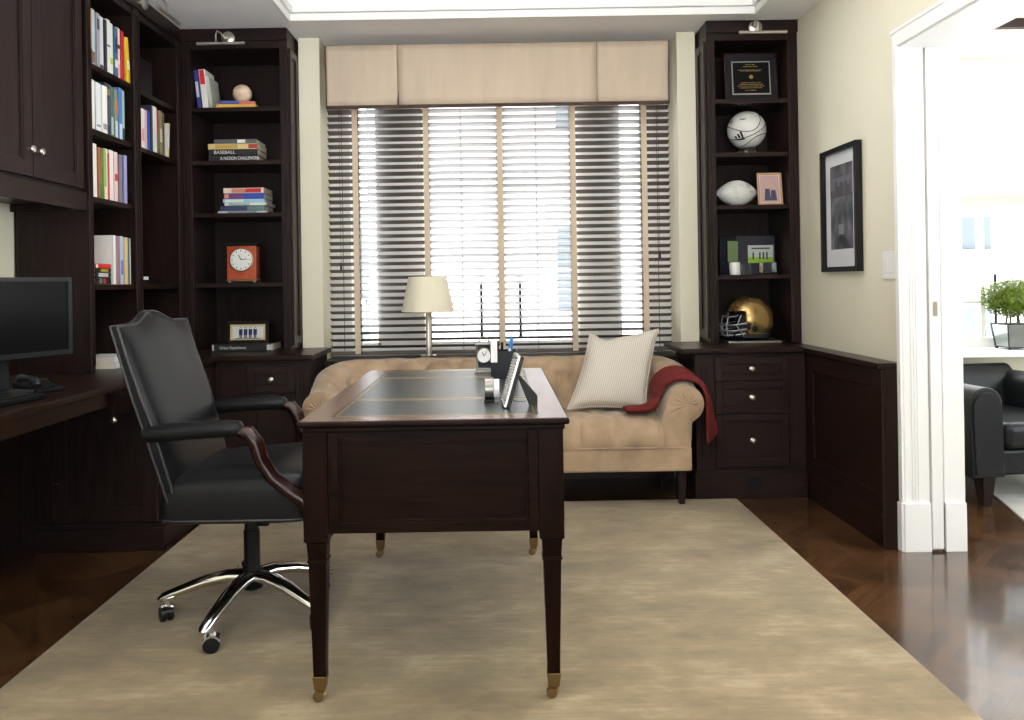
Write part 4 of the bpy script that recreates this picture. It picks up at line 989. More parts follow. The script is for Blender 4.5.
# pen holder
p0, p1 = at(491, 379, 2.98), at(518, 379, 2.98); xm2 = (p0.x + p1.x) / 2; hw = (p1.x - p0.x) / 2; yh = 3.03; hh = .103
t = wthing('pen_holder', 'square black pen holder behind the leaning photo frame', 'pen holder', (xm2, yh, ZD))
mb = MB().box(xm2 - hw, xm2 + hw, yh - .045, yh - .041, ZD, ZD + hh).box(xm2 - hw, xm2 + hw, yh + .041, yh + .045, ZD, ZD + hh)
mb.box(xm2 - hw, xm2 - hw + .004, yh - .041, yh + .041, ZD, ZD + hh).box(xm2 + hw - .004, xm2 + hw, yh - .041, yh + .041, ZD, ZD + hh).box(xm2 - hw + .004, xm2 + hw - .004, yh - .041, yh + .041, ZD, ZD + .004)
part(mb, 'cup', 'leather', t, bevel=.001)
def pen(label, x, y, dx, dy, L, c, cap):
    t = wthing('pen', label, 'pen', (x, y, ZD + .005), 'pens in the black holder')
    a = Vector((x, y, ZD + .006)); b = a + Vector((dx, dy, L)); m_ = a.lerp(b, .7)
    part(MB().tube([a, m_], .0042, 8), 'barrel', c, t, smooth=True); part(MB().tube([m_, b], .0048, 8), 'cap', cap, t, smooth=True)
pen('white pen with a blue cap standing in the black holder', xm2 + .008, yh - .005, .020, .0, .150, colm(210, 214, 220), colm(40, 110, 190))
pen('blue pen leaning to the right in the black holder', xm2 + .02, yh + .02, .012, .0, .140, colm(60, 120, 180), colm(40, 90, 160))
pen('short black pen at the left of the black holder', xm2 - .02, yh + .01, -.004, .0, .132, 'black', 'black')
pen('thick black marker in the middle of the black holder', xm2 - .008, yh + .02, .002, .0, .126, 'black', 'black')
p = at(494, 352, 2.98)
t = bpy.data.objects['pen_holder']
part(MB().box(p.x - .012, p.x + .012, yh - .0485, yh - .0455, ZD + .062, ZD + .142), 'white_tag', 'white', t)
# silver tape dispenser wheel
p = at(488, 402, 2.40)
t = wthing('tape_dispenser', 'small round silver tape dispenser in the middle of the desk', 'tape dispenser', (p.x, 2.43, ZD))
cz = ZD + .036
part(MB().lathe([(.020, -.014), (.036, -.013), (.0365, 0), (.036, .013), (.020, .014)], (p.x + .004, 2.44, cz), 30, 'X'), 'drum', 'dark_silver', t, smooth=True)
part(MB().box(p.x - .012, p.x + .020, 2.405, 2.475, ZD, ZD + .008), 'foot', 'black', t, bevel=.002)
part(MB().lathe([(.018, .0145), (.030, .014), (.030, .030), (.018, .031)], (p.x + .004, 2.44, cz), 26, 'X'), 'tape_roll', 'white', t, smooth=True)
# leaning photo frame seen from its edge
pb = at(506, 410, 2.30); pt = at(523, 357, 2.30)
t = wthing('framed_photo', 'silver beaded photo frame seen from its side near the desk front', 'picture frame', (pb.x, 2.34, ZD))
lean = math.atan2(pt.x - pb.x - .008, pt.z - ZD)
R = Matrix.Translation((pb.x + .004, 2.28, ZD + .002)) @ Matrix.Rotation(math.radians(3), 4, 'Z') @ Matrix.Rotation(lean, 4, 'Y')
Hf = (pt.z - ZD) / math.cos(lean); Wf = .12
part(MB(R).box(-.004, .008, 0, Wf, 0, Hf), 'frame_back', 'black_matte', t, bevel=.001)
mb = MB(R).box(-.010, -.004, 0, .014, 0, Hf).box(-.010, -.004, Wf - .014, Wf, 0, Hf).box(-.010, -.004, .014, Wf - .014, 0, .014).box(-.010, -.004, .014, Wf - .014, Hf - .014, Hf)
n = 17
for i in range(n):
    zq = Hf * (i + .5) / n
    for yq in (.007, Wf - .007): mb.lathe([(.0036 * math.sin(PI * k / 6) + 1e-4, -.0036 * math.cos(PI * k / 6)) for k in range(7)], (-.0115, yq, zq), 8)
for i in range(11):
    yq = .02 + i * (Wf - .04) / 10
    for zq in (.007, Hf - .007): mb.lathe([(.0036 * math.sin(PI * k / 6) + 1e-4, -.0036 * math.cos(PI * k / 6)) for k in range(7)], (-.0115, yq, zq), 8)
part(mb, 'beaded_rim', 'silver', t, smooth=True)
part(MB(R).box(-.0048, -.0042, .014, Wf - .014, .014, Hf - .014), 'photo', colm(150, 146, 140), t)
ex = at(536, 407, 2.34).x
part(MB().prism([(pb.x + .034, ZD + .088), (pb.x + .040, ZD + .092), (ex + .004, ZD + .030), (ex + .004, ZD), (ex - .020, ZD)], 2.325, 2.331), 'easel_leg', 'black_matte', t)
part(MB().tube([(pb.x + .018, 2.328, ZD + .018), (pb.x + .035, 2.328, ZD + .012), (ex - .03, 2.328, ZD + .014)], .0008, 5), 'easel_ribbon', 'black', t)

# ================================================================== office chair
def office_chair():
    cx, cy = -.850, 2.75
    t = thing('office_chair', 'black leather executive chair with wooden arms and chrome base left of desk', 'chair', (cx, cy, RG))
    P_ = lambda *a: tuple(a)
    # star base
    for k in range(5):
        a = math.radians(-102 + 72 * k); c_, s_ = math.cos(a), math.sin(a)
        pts = [(c_ * r_, s_ * r_, z_) for (r_, z_) in ((.02, .135), (.08, .137), (.16, .122), (.24, .095), (.295, .075), (.31, .066))]
        lg = MB().tube(pts, [.030, .028, .025, .0215, .019, .012], 14, flat=.75).build('base_leg', 'chrome', t, smooth=True)
        sw = a + random.uniform(1.8, 2.6)
        ox, oy = c_ * .292 + .018 * math.cos(sw), s_ * .292 + .018 * math.sin(sw)
        Rm = Matrix.Translation((ox, oy, .0265)) @ Matrix.Rotation(sw + PI / 2, 4, 'Z')
        ca = MB(Rm).lathe([(.006, -.021), (.024, -.020), (.026, -.016), (.026, -.006), (.02, -.004), (.02, .004), (.026, .006), (.026, .016), (.024, .020), (.006, .021)], (0, 0, 0), 22, 'X').build('caster', 'black', lg, smooth=True)
        MB(Rm).prism([(.030 * math.cos(q), .030 * math.sin(q)) for q in [math.radians(20 + 14 * i) for i in range(11)]] + [(.024 * math.cos(q), .024 * math.sin(q)) for q in [math.radians(160 - 14 * i) for i in range(11)]], -.019, .019, 'X').tube([(0, 0, .028), (0, 0, .05)], .007, 8).build('caster_hood', 'chrome', lg)
    MB().lathe([(.020, .085), (.036, .095), (.040, .12), (.038, .150), (.030, .158)], n=24).build('hub', 'black', t, smooth=True)
    MB().lathe([(.027, .150), (.027, .29), (.023, .292), (.023, .325), (.016, .327), (.016, .35)], n=20).build('gas_column', 'black', t, smooth=True)
    MB().box(-.13, .12, -.06, .06, .335, .378).box(.06, .10, -.15, -.05, .345, .355).box(-.03, .05, -.12, .12, .368, .385).build('tilt_mechanism', 'black', t, bevel=.006)
    MB().lathe([(.012, -.02), (.022, -.018), (.024, .0), (.022, .02), (.012, .022)], (.09, 0, .335), 16, 'X').build('tension_knob', 'black', t, smooth=True)
    # seat : lofted cushion
    def seat(u, v):
        # u around side, v 0 bottom..1 top centre
        pass
    x0, x1, hw = -.22, .265, .262
    nu, nv = 40, 14
    prof = [(0.96, .386), (1.0, .392), (1.005, .41), (1.0, .45), (1.0, .485), (.985, .505), (.95, .522), (.88, .534), (.75, .543), (.55, .549), (.3, .552), (.001, .553)]
    mb = MB(); vs = []; fs = []; n = 48
    for (k, z_) in prof:
        for j in range(n):
            a = 2 * PI * j / n; c_, s_ = math.cos(a), math.sin(a); e = .22
            ux = abs(c_) ** e * (1 if c_ > 0 else -1); uy = abs(s_) ** e * (1 if s_ > 0 else -1)
            if k < .9: m_ = (.9 - k) / .9; ux = ux * (1 - m_) + c_ * m_; uy = uy * (1 - m_) + s_ * m_
            X = (x0 + x1) / 2 + (x1 - x0) / 2 * k * ux; Y = hw * k * uy
            zz_ = z_ - .018 * max(0, (X - .12) / .14) ** 2 * (1 if z_ > .45 else 0) + (.012 if z_ > .45 else 0) * (X / .25)
            vs.append((X, Y, zz_))
    m_ = len(prof)
    for i in range(m_ - 1):
        for j in range(n): fs.append((i * n + j, i * n + (j + 1) % n, (i + 1) * n + (j + 1) % n, (i + 1) * n + j))
    fs.append(tuple(range(n - 1, -1, -1))); fs.append(tuple((m_ - 1) * n + j for j in range(n)))
    mb.add(vs, fs); se = mb.build('seat', 'leather', t, smooth=True)
    ring = []
    for j in range(n + 1):
        a = 2 * PI * j / n; c_, s_ = math.cos(a), math.sin(a); e = .22
        ring.append(((x0 + x1) / 2 + (x1 - x0) / 2 * 1.004 * abs(c_) ** e * (1 if c_ > 0 else -1), hw * 1.004 * abs(s_) ** e * (1 if s_ > 0 else -1), .398))
    MB().tube(ring, .004, 6).build('piping', 'leather_seam', se, smooth=True)
    # back : grid front + rear, camel crest
    HW = .278
    def back_pt(u, v, side):
        # u -1..1 across (local y), v 0..1 up
        crest = .040 * max(0, math.cos(PI * min(1, abs(u) / .62)) * .5 + .5)
        top = 1.008 + crest * 1.0
        z_ = .44 + (top - .44) * v
        w = HW * (.90 + .10 * min(1, v * 1.6))
        rec = .315 * ((z_ - .44) / .6)
        xf = -.158 - rec * .55
        lumb = .022 * math.sin(PI * min(1, v * 1.25)) if v < .8 else 0
        edge = (1 - abs(u) ** 6) * (1 - v ** 12) * (1 - (1 - v) ** 14)
        if side > 0: x = xf + .002 + .024 * edge ** .6 + lumb * .4
        else: x = xf - .020 - .016 * edge ** .6
        return (x, w * u, z_)
    nu, nv = 36, 30
    mb = MB(); 
    mb.grid(nu, nv, lambda a, b: back_pt(2 * a - 1, b, 1)); mb.grid(nu, nv, lambda a, b: back_pt(2 * a - 1, b, -1))
    N1 = (nu + 1) * (nv + 1)
    for j in range(nv):
        for i in (0, nu):
            a = i * (nv + 1) + j; mb.f.append((a, a + 1, a + 1 + N1, a + N1))
    for i in range(nu):
        for j in (0, nv):
            a = i * (nv + 1) + j; b = (i + 1) * (nv + 1) + j; mb.f.append((a, b, b + N1, a + N1))
    bk = mb.build('backrest', 'leather', t, smooth=True)
    for side in (1, -1):
        pp = [Vector(back_pt(-1, v / 16, side)) for v in range(17)] + [Vector(back_pt(-1 + 2 * k / 24, 1, side)) for k in range(1, 24)] + [Vector(back_pt(1, 1 - v / 16, side)) for v in range(17)]
        MB().tube(pp, .0045, 6).build('piping', 'leather_seam', bk, smooth=True)
    # arms
    for sg in (-1, 1):
        y_ = sg * .262
        pad = MB().tube([(-.248, y_, .668), (-.235, y_, .672), (-.12, y_, .680), (.0, y_, .686), (.045, y_, .684), (.062, y_, .676)], [.022, .030, .032, .032, .029, .014], 16, flat=.88)
        ar = pad.build('arm_pad', 'leather', t, smooth=True)
        ptsw = [(.04, y_, .678), (.075, y_, .672), (.10, y_, .640), (.115, y_, .585), (.15, y_, .530), (.20, y_, .490), (.245, y_, .462), (.268, y_, .43), (.27, y_, .385)]
        MB().tube(ptsw, [.020, .029, .030, .028, .027, .029, .033, .036, .034], 14, flat=.8).build('arm_support', 'red_wood', t, smooth=True)
    return t
office_chair()

# ================================================================== sofa
def sofa():
    yf = 3.965
    XL_, XR_, yb = -.750, .810, 4.335
    t = wthing('tufted_sofa', 'tan velvet button-tufted roll-arm sofa below the window', 'sofa', (.03, 4.2, RG))
    rc = .10
    path = []   # (point, outward normal, s, armfactor)
    def addp(x, y, nx, ny): path.append((Vector((x, y, 0)), Vector((nx, ny, 0))))
    na = 30
    for i in range(na): addp(XL_, yf + (yb - rc - yf) * i / na, -1, 0)
    for i in range(12): a = PI - (PI / 2) * i / 12; addp(XL_ + rc + rc * math.cos(a), yb - rc + rc * math.sin(a), math.cos(a), math.sin(a))
    nb = 110
    for i in range(nb): addp(XL_ + rc + (XR_ - XL_ - 2 * rc) * i / nb, yb, 0, 1)
    for i in range(12): a = PI / 2 - (PI / 2) * i / 12; addp(XR_ - rc + rc * math.cos(a), yb - rc + rc * math.sin(a), math.cos(a), math.sin(a))
    for i in range(na + 1): addp(XR_, yb - rc - (yb - rc - yf) * i / na, 1, 0)
    S_ = [0]
    for i in range(1, len(path)): S_.append(S_[-1] + (path[i][0] - path[i - 1][0]).length)
    tot = S_[-1]
    def prof(top):
        dc, rr = .125, .092; zc = top - rr
        pr = [(0.0, .36), (.004, .42)]
        for i in range(1, 7): q = i / 7; pr.append((.004 + (dc - rr - .004) * q ** 1.5, .42 + (zc - .42) * q))
        for i in range(0, 23): a = PI - (PI * 1.32) * i / 22; pr.append((dc + rr * math.cos(a), zc + rr * math.sin(a)))
        pr += [(dc + .03, zc - .095), (dc + .028, zc - .16), (dc + .022, .30), (dc + .02, .19)]
        return pr
    vs = []; K = None
    def topz(s):
        d = min(s, tot - s); q = min(1, max(0, (d - .02) / .36)); q = q * q * (3 - 2 * q); return .612 + (.722 - .612) * q
    for (p, n), s in zip(path, S_):
        pr = prof(topz(s)); K = len(pr); tl = 0
        for k, (d_, z_) in enumerate(pr):
            if k: tl += math.hypot(d_ - pr[k - 1][0], z_ - pr[k - 1][1])
            a = pr[max(k - 1, 0)]; b = pr[min(k + 1, K - 1)]
            tx, tz = b[0] - a[0], b[1] - a[1]; l = math.hypot(tx, tz) or 1; nx, nz = -tz / l, tx / l     # faces seat side / up
            amp = 0
            if .05 < tl < .44:
                A = (s - tot / 2) / .17; B = (tl - .02) / .20
                e = abs(math.sin(PI * (A + B))) * abs(math.sin(PI * (A - B)))
                fade = min(1, (tl - .05) / .05) * min(1, (.44 - tl) / .08) * min(1, max(0, (min(s, tot - s) - .06) / .06))
                amp = (.036 * (e ** .30) - .022) * fade
            vs.append((p.x + n.x * (d_ + nx * amp), p.y + n.y * (d_ + nx * amp), z_ + nz * amp))
    fs = [(i * K + k, (i + 1) * K + k, (i + 1) * K + k + 1, i * K + k + 1) for i in range(len(path) - 1) for k in range(K - 1)]
    part(MB().add(vs, fs), 'tufted_back_and_arms', 'velvet', t, smooth=True)
    # buttons
    bt = MB()
    for ia in range(-9, 10):
        for half, tl in ((0, .12), (.5, .22), (0, .32)):
            s = tot / 2 + (ia + half) * .17
            if s < .12 or s > tot - .36: continue
            # nearest path point
            i = min(range(len(S_)), key=lambda q: abs(S_[q] - s)); p, n = path[i]; pr = prof(topz(s)); acc = 0
            for k in range(1, len(pr)):
                acc += math.hypot(pr[k][0] - pr[k - 1][0], pr[k][1] - pr[k - 1][1])
                if acc >= tl: break
            d_, z_ = pr[k]; a = pr[k - 1]; b = pr[k + 1]; tx, tz = b[0] - a[0], b[1] - a[1]; l = math.hypot(tx, tz); nx, nz = -tz / l, tx / l
            c0 = Vector((p.x + n.x * (d_ - .018 * nx), p.y + n.y * (d_ - .018 * nx), z_ - .018 * nz))
            bt.lathe([(.0085 * math.sin(PI * q / 6) + 1e-4, -.006 * math.cos(PI * q / 6)) for q in range(7)], c0, 10)
    part(bt, 'buttons', 'velvet', t, smooth=True)
    # arm fronts
    for (X, sgn, i) in ((XL_, -1, 0), (XR_, 1, len(path) - 1)):
        pr = prof(topz(S_[i])); dc, zc = .125, topz(S_[i]) - .092
        out = pr + [(-.002, .19), (-.002, .30)]
        n = len(out); rings = 6; vs = []; fs = []
        for k in range(rings + 1):
            q = 1 - k / rings
            for (d_, z_) in out:
                ang = math.atan2(z_ - zc, d_ - dc)
                dd, zz_ = dc + (d_ - dc) * q, zc + (z_ - zc) * q
                up = 1 if z_ > zc - .1 else max(0, 1 - (zc - .1 - z_) / .08)
                vs.append((X + sgn * dd, yf - .022 * (1 - q ** 3) - .0034 * math.sin(ang * 15) * q * (1 - q) * 4 * up, zz_))
        for k in range(rings):
            for j_ in range(n): fs.append((k * n + j_, k * n + (j_ + 1) % n, (k + 1) * n + (j_ + 1) % n, (k + 1) * n + j_))
        part(MB().add(vs, fs), 'arm_front', 'velvet', t, smooth=True)
    # base band
    part(MB().box(XL_ - .150, XR_ + .150, yf - .018, 4.48, .19, .312), 'base_rail', 'velvet', t, bevel=.012, seg=4)
    # seat
    sp = [(yf - .012, .300), (yf - .020, .325), (yf - .018, .36), (yf - .006, .40), (yf + .02, .432), (yf + .06, .448), (yf + .10, .452)] + [(yf + .10 + i * .0245, .452 - .006 * i / 12) for i in range(1, 13)]
    nx_ = 120; vs = []
    a0, a1 = XL_ - .01, XR_ + .01; tl = [0]
    for k in range(1, len(sp)): tl.append(tl[-1] + math.hypot(sp[k][0] - sp[k - 1][0], sp[k][1] - sp[k - 1][1]))
    for i in range(nx_ + 1):
        x = a0 + (a1 - a0) * i / nx_
        for k, (y_, z_) in enumerate(sp):
            a = sp[max(k - 1, 0)]; b = sp[min(k + 1, len(sp) - 1)]; ty, tz = b[0] - a[0], b[1] - a[1]; l = math.hypot(ty, tz); ny, nz = -tz / l, ty / l
            if tl[k] < .17: e = abs(math.sin(PI * (x - .03) / .19)); fade = min(1, tl[k] / .05); amp = (.034 * e ** .28 - .024) * fade
            else:
                A = (x - .03) / .19; B = (tl[k] - .17) / .22
                e = abs(math.sin(PI * (A + B))) * abs(math.sin(PI * (A - B))); amp = .034 * e ** .3 - .022
                w_ = min(1, (tl[k] - .17) / .04); e2 = abs(math.sin(PI * A)); amp = amp * w_ + (.034 * e2 ** .28 - .024) * (1 - w_)
            vs.append((x, y_ + ny * amp, z_ + nz * amp))
    K = len(sp)
    fs = [(i * K + k, (i + 1) * K + k, (i + 1) * K + k + 1, i * K + k + 1) for i in range(nx_) for k in range(K - 1)]
    part(MB().add(vs, fs), 'seat_cushion', 'velvet', t, smooth=True)
    part(MB().tube([(XL_ - .12, yf - .021, .309), (XR_ + .12, yf - .021, .309)], .004, 6), 'piping', 'velvet', t)
    for (x, y) in ((XL_ - .10, yf + .06), (XR_ + .11, yf + .055), (XL_ - .10, 4.44), (XR_ + .11, 4.44)):
        zb = RG if y < 4.1 else .0005
        part(MB().taper(x, y, zb, .014, .192, .022), 'leg', 'espresso', t, bevel=.002)
    return XL_, XR_, yf, prof, topz
sofa_d = sofa()

# pillow
def pillow():
    n = 28; T = .085; A = .215
    bl_, br_, tr_, tl_ = at(567, 409, 4.19), at(645, 411, 4.17), at(658, 329, 4.30), at(590, 331, 4.33)
    cen = (bl_ + br_ + tr_ + tl_) / 4
    mb = MB()
    for sd in (1, -1):
        def fn(u, v, sd=sd):
            a, b = 2 * u - 1, 2 * v - 1
            ex = a * (1 - .085 * (1 - b * b)); ey = b * (1 - .085 * (1 - a * a))
            h = T * (max(0, (1 - a ** 2)) * max(0, (1 - b ** 2))) ** .42
            h += .004 * math.sin(a * 7 + b * 3) * (1 - a * a) * (1 - b * b)
            return (ex * A, sd * h, ey * A)
        mb.grid(n, n, fn)
    o = mb.build('throw_pillow', 'linen', smooth=True, weld=True)
    xa = ((br_ - bl_) + (tr_ - tl_)).normalized(); za = ((tl_ - bl_) + (tr_ - br_)).normalized()
    ya = za.cross(xa).normalized(); xa = ya.cross(za).normalized()
    sxz = ((br_ - bl_).length + (tr_ - tl_).length) / 2 / (2 * A); szz = ((tl_ - bl_).length + (tr_ - br_).length) / 2 / (2 * A)
    Rm = Matrix((xa, ya, za)).transposed().to_4x4()
    base_ = cen + Vector((0, -.015, .002)); Mw = Matrix.Translation(base_) @ Rm; Mi = Mw.inverted()
    def bil(x, y, z):
        a, b = (x / A + 1) / 2, (z / A + 1) / 2
        b -= .13 * math.exp(-((a - .28) / .2) ** 2) * b ** 6 + .05 * math.exp(-((a - .62) / .2) ** 2) * b ** 6
        P0 = bl_.lerp(br_, a).lerp(tl_.lerp(tr_, a), b); return Mi @ (P0 + ya * y + Vector((0, -.015, .002)))
    for v in o.data.vertices: v.co = bil(*v.co)
    o.matrix_world = Mw
    tag(o, 'large cream striped square pillow propped on the right of the sofa', 'pillow')
    ring = []
    for (a, b) in [(-1 + 2 * i / 20, -1) for i in range(20)] + [(1, -1 + 2 * i / 20) for i in range(20)] + [(1 - 2 * i / 20, 1) for i in range(20)] + [(-1, 1 - 2 * i / 20) for i in range(21)]:
        ring.append(bil(a * (1 - .085 * (1 - b * b)) * A, 0, b * (1 - .085 * (1 - a * a)) * A))
    MB().tube(ring, .004, 6).build('piping', 'linen', o, smooth=True)
pillow()

def throw():
    XL_, XR_, yf, prof, topz = sofa_d
    dc, rr = .125, .092; o_ = .038
    vs = []
    def path_at(yy):
        tz = .612 + (.722 - .612) * min(1, max(0, (yy - yf - .02) / .36)) ** 2 * (3 - 2 * min(1, max(0, (yy - yf - .02) / .36)))
        zc = tz - rr
        pts = []
        pts.append((XR_ - .165, .490)); pts.append((XR_ - .12, .484)); pts.append((XR_ - .06, .482)); pts.append((XR_ - .018, .500)); pts.append((XR_ - .006, .54))
        for i in range(9): a = PI - PI * i / 8; pts.append((XR_ + dc + (rr + o_) * math.cos(a), zc + (rr + o_) * math.sin(a)))
        pts.append((XR_ + dc + rr + o_ + .002, zc - .06)); pts.append((XR_ + dc + rr + o_ + .006, zc - .12)); pts.append((XR_ + dc + rr + o_ + .014, zc - .215))
        return pts
    nv = 34; ks = None
    for j in range(nv + 1):
        q = j / nv
        col = []
        base = path_at(yf + .035 + q * .115)
        K = len(base)
        for k, (x, z) in enumerate(base):
            f = k / (K - 1)
            if f < .3: yy = yf + .005 + q * .16
            elif f < .75: yy = yf + .045 + q * .20
            else: yy = yf + .042 + q * (.12)
            if f >= .75: yy = min(yy, 4.128)
            wob = .006 * math.sin(q * 19 + f * 7) + .003 * math.sin(q * 41 + f * 3)
            if f > .75: wob *= 1.0
            zz_ = z + (wob if f < .7 else 0) ; xx = x + (wob + .003 if f >= .7 else 0) + max(0, f - .72) / .28 * (.058 * q ** .7 - .036 * (1 - q))
            if k == 0: zz_ -= .006
            if k == K - 1: zz_ += .012 * math.sin(q * 3)
            vs.append((xx, yy, zz_))
    fs = [(j * K + k, (j + 1) * K + k, (j + 1) * K + k + 1, j * K + k + 1) for j in range(nv) for k in range(K - 1)]
    o = MB().add(vs, fs).build('throw_blanket', 'red_throw', smooth=True, solid=.017)
    d = o.modifiers.new('sub', 'SUBSURF'); d.levels = 1; d.render_levels = 2
    tag(o, 'dark red knitted throw draped over the right arm of the sofa', 'blanket')
throw()

# table lamp on the sill
p = at(428.5, 350, 4.585)
t = wthing('table_lamp', 'table lamp with cream drum shade on the window sill behind the sofa', 'lamp', (p.x, 4.585, .705))
lz = .7055; lx, ly = p.x, 4.585
part(MB().box(lx - .045, lx + .045, ly - .045, ly + .045, lz, lz + .022), 'glass_base', 'clear', t, bevel=.004)
part(MB().lathe([(.018, .022), (.018, .028), (.0125, .032), (.0125, .30), (.009, .305), (.009, .33)], (lx, ly, lz), 20), 'stem', 'nickel', t, smooth=True)
za, zb2 = at(428, 312, ly - .1).z, at(428, 276.5, ly - .1).z
r0, r1 = 26.3 / 800 * ly, 19.0 / 800 * ly
n = 40; sh = []
mb = MB(); vs = []; fs = []
for (r_, z_) in ((r0, za), (r1 * .99, zb2), (r1 * .99 - .004, zb2), (r0 - .004, za)):
    for j in range(n): a = 2 * PI * j / n; vs.append((lx + r_ * math.cos(a), ly + r_ * math.sin(a), z_))
for i in range(4):
    for j in range(n): fs.append((i * n + j, i * n + (j + 1) % n, ((i + 1) % 4) * n + (j + 1) % n, ((i + 1) % 4) * n + j))
part(mb.add(vs, fs), 'lamp_shade', 'shade', t, smooth=True)
part(MB().tube([(lx - r1, ly, zb2 - .012), (lx + r1, ly, zb2 - .012)], .002, 6).tube([(lx, ly - r1, zb2 - .012), (lx, ly + r1, zb2 - .012)], .002, 6).lathe([(.004, -.02), (.004, .002), (.008, .006), (.003, .014)], (lx, ly, zb2), 12), 'harp_finial', 'nickel', t)
part(MB().lathe([(.014, .30), (.03, .34), (.03, .37), (.012, .40), (.002, .405)], (lx, ly, lz), 16), 'bulb', 'white', t, smooth=True)

# ================================================================== computer corner
def monitor():
    br = on_x(73, 354.5, -1.53)
    c1 = Vector((-1.545, 2.915, 0)); c0 = Vector((-1.745, 2.44, 0))
    d = (c1 - c0).normalized(); W = (c1 - c0).length; n = Vector((d.y, -d.x, 0))      # faces into the room
    z0, z1 = .905, 1.182
    ang = math.atan2(d.y, d.x)
    t = thing('computer_monitor', 'black flat-panel computer monitor on the left worktop', 'monitor', ((c0 + c1) / 2 + Vector((0, 0, ZT))), 0)
    R = Matrix.Rotation(ang, 4, 'Z'); h0, h1 = z0 - ZT, z1 - ZT
    b = .016
    MB(R).box(-W / 2, W / 2, 0, .03, h0, h1).build('housing', 'black', t, bevel=.004)
    MB(R).box(-W / 2, -W / 2 + b, -.006, 0, h0, h1).box(W / 2 - b, W / 2, -.006, 0, h0, h1).box(-W / 2 + b, W / 2 - b, -.006, 0, h0, h0 + b).box(-W / 2 + b, W / 2 - b, -.006, 0, h1 - b, h1).build('bezel', 'dkgrey', t, bevel=.001)
    MB(R).box(-W / 2 + b, W / 2 - b, -.0025, -.0002, h0 + b, h1 - b).build('screen', 'screen', t)
    MB(R).box(-.04, .04, .03, .06, .02, h0 + .12).build('stand_neck', 'dkgrey', t, bevel=.004)
    MB(R).box(-.11, .11, -.04, .13, .0008, .018).build('stand_base', 'dkgrey', t, bevel=.006)
monitor()
t = thing('keyboard', 'black keyboard near the edge of the left worktop', 'keyboard', (-1.60, 2.43, ZT + .001), math.radians(78))
MB().box(-.22, .22, -.075, .075, .0, .016).build('body', 'black', t, bevel=.004)
kb = MB()
for r_ in range(5):
    for c_ in range(20): kb.box(-.208 + c_ * .0208, -.19 + c_ * .0208, -.062 + r_ * .025, -.041 + r_ * .025, .016, .021)
kb.build('keys', 'keys', t)
# desk phone
pp = on_x(42, 382, -1.60)
t = thing('desk_phone', 'black desk phone beside the monitor foot on the left worktop', 'telephone', (-1.60, 2.80, ZT + .001), math.radians(70))
PH = Matrix.Scale(.68, 4)
MB(PH).prism([(-.08, 0), (.09, 0), (.09, .055), (.06, .058), (-.08, .018)], -.085, .085, 'X').build('body', 'black', t, bevel=.004)
hs = MB(PH).tube([(-.065, -.06, .045), (-.062, -.055, .062), (-.06, .0, .078), (-.062, .055, .080), (-.065, .07, .062)], [.02, .019, .013, .019, .02], 12).build('handset', 'dkgrey', t, smooth=True)
MB(PH).box(-.02, .075, .03, .075, .055, .060).build('display', 'silver', t)
k2 = MB(PH)
for i in range(3):
    for j_ in range(4): k2.box(-.02 + i * .024, -.003 + i * .024, -.06 + j_ * .018, -.048 + j_ * .018, .02 + .008 * j_, .034 + .008 * j_)
k2.build('buttons', 'dkgrey', t)

# ================================================================== adjoining room furnishing
def win2():
    w2_ = struct(MB().box(2.35, 4.1, 4.60, YB + .19, .66, .70), 'window_2', 'trim', bevel=.004)
    fr = MB(); a, b = 2.35, 4.1; z0, z1 = .70, 2.36; y0, y1 = YB + .05, YB + .12
    fr.box(a, a + .05, y0, y1, z0, z1).box(b - .05, b, y0, y1, z0, z1).box(a, b, y0, y1, z0, z0 + .055).box(a, b, y0, y1, z1 - .05, z1)
    struct(fr, 'window_frame', 'trim', w2_)
    m_ = MB()
    xs = [at(980, 260, YB + .08).x, at(1023, 260, YB + .08).x]
    for x in (xs[0], xs[1], xs[1] + .30, xs[1] + .6): m_.box(x - .014, x + .014, y0 + .01, y1 - .02, z0, z1)
    for zz_ in (at(985, 302, YB + .08).z, at(985, 272, YB + .08).z, 1.50, 1.85): m_.box(a + .02, b - .02, y0 + .014, y1 - .024, zz_ - .009, zz_ + .009)
    struct(m_, 'muntins', 'trim', w2_)
    p0, p1 = at(995, 274, YB + .03), at(995, 324, YB + .03)
    struct(MB().tube([(p0.x, YB + .03, p0.z), (p0.x, YB + .03, p1.z)], .008, 8), 'window_handle', 'black', w2_)
win2()
m, nt, bs = new_mat('translucent_roman_shade'); bs.inputs['Base Color'].default_value = (.80, .76, .66, 1); bs.inputs['Roughness'].default_value = .9
tr = nt.nodes.new('ShaderNodeBsdfTranslucent'); tr.inputs[0].default_value = (.85, .80, .68, 1); ms = nt.nodes.new('ShaderNodeMixShader'); ms.inputs[0].default_value = .45
nt.links.new(bs.outputs[0], ms.inputs[1]); nt.links.new(tr.outputs[0], ms.inputs[2]); nt.links.new(ms.outputs[0], nt.nodes['Material Output'].inputs[0]); M['roman'] = m
t = wthing('roman_shade', 'cream fabric roman shade half lowered over the window of the next room', 'window shade', (3.2, 4.72, 1.55))
zb3 = at(1000, 211, 4.72).z
def rs(u, v):
    z_ = zb3 + .10 + (2.42 - zb3 - .10) * v; return (2.30 + 1.86 * u, 4.735 + .004 * math.sin(v * 40), z_)
part(MB().grid(2, 40, rs), 'panel', 'roman', t, smooth=True, solid=.003)
for k in range(3):
    z0 = zb3 + .018 + k * .03
    part(MB().grid(30, 10, lambda u, v, z0=z0, k=k: (2.30 + 1.86 * u, 4.73 - .026 * math.sin(PI * v) - .006 * k, z0 - .02 + .006 * math.sin(u * 17 + k) + .06 * v)), 'fold', 'roman', t, smooth=True, solid=.003)

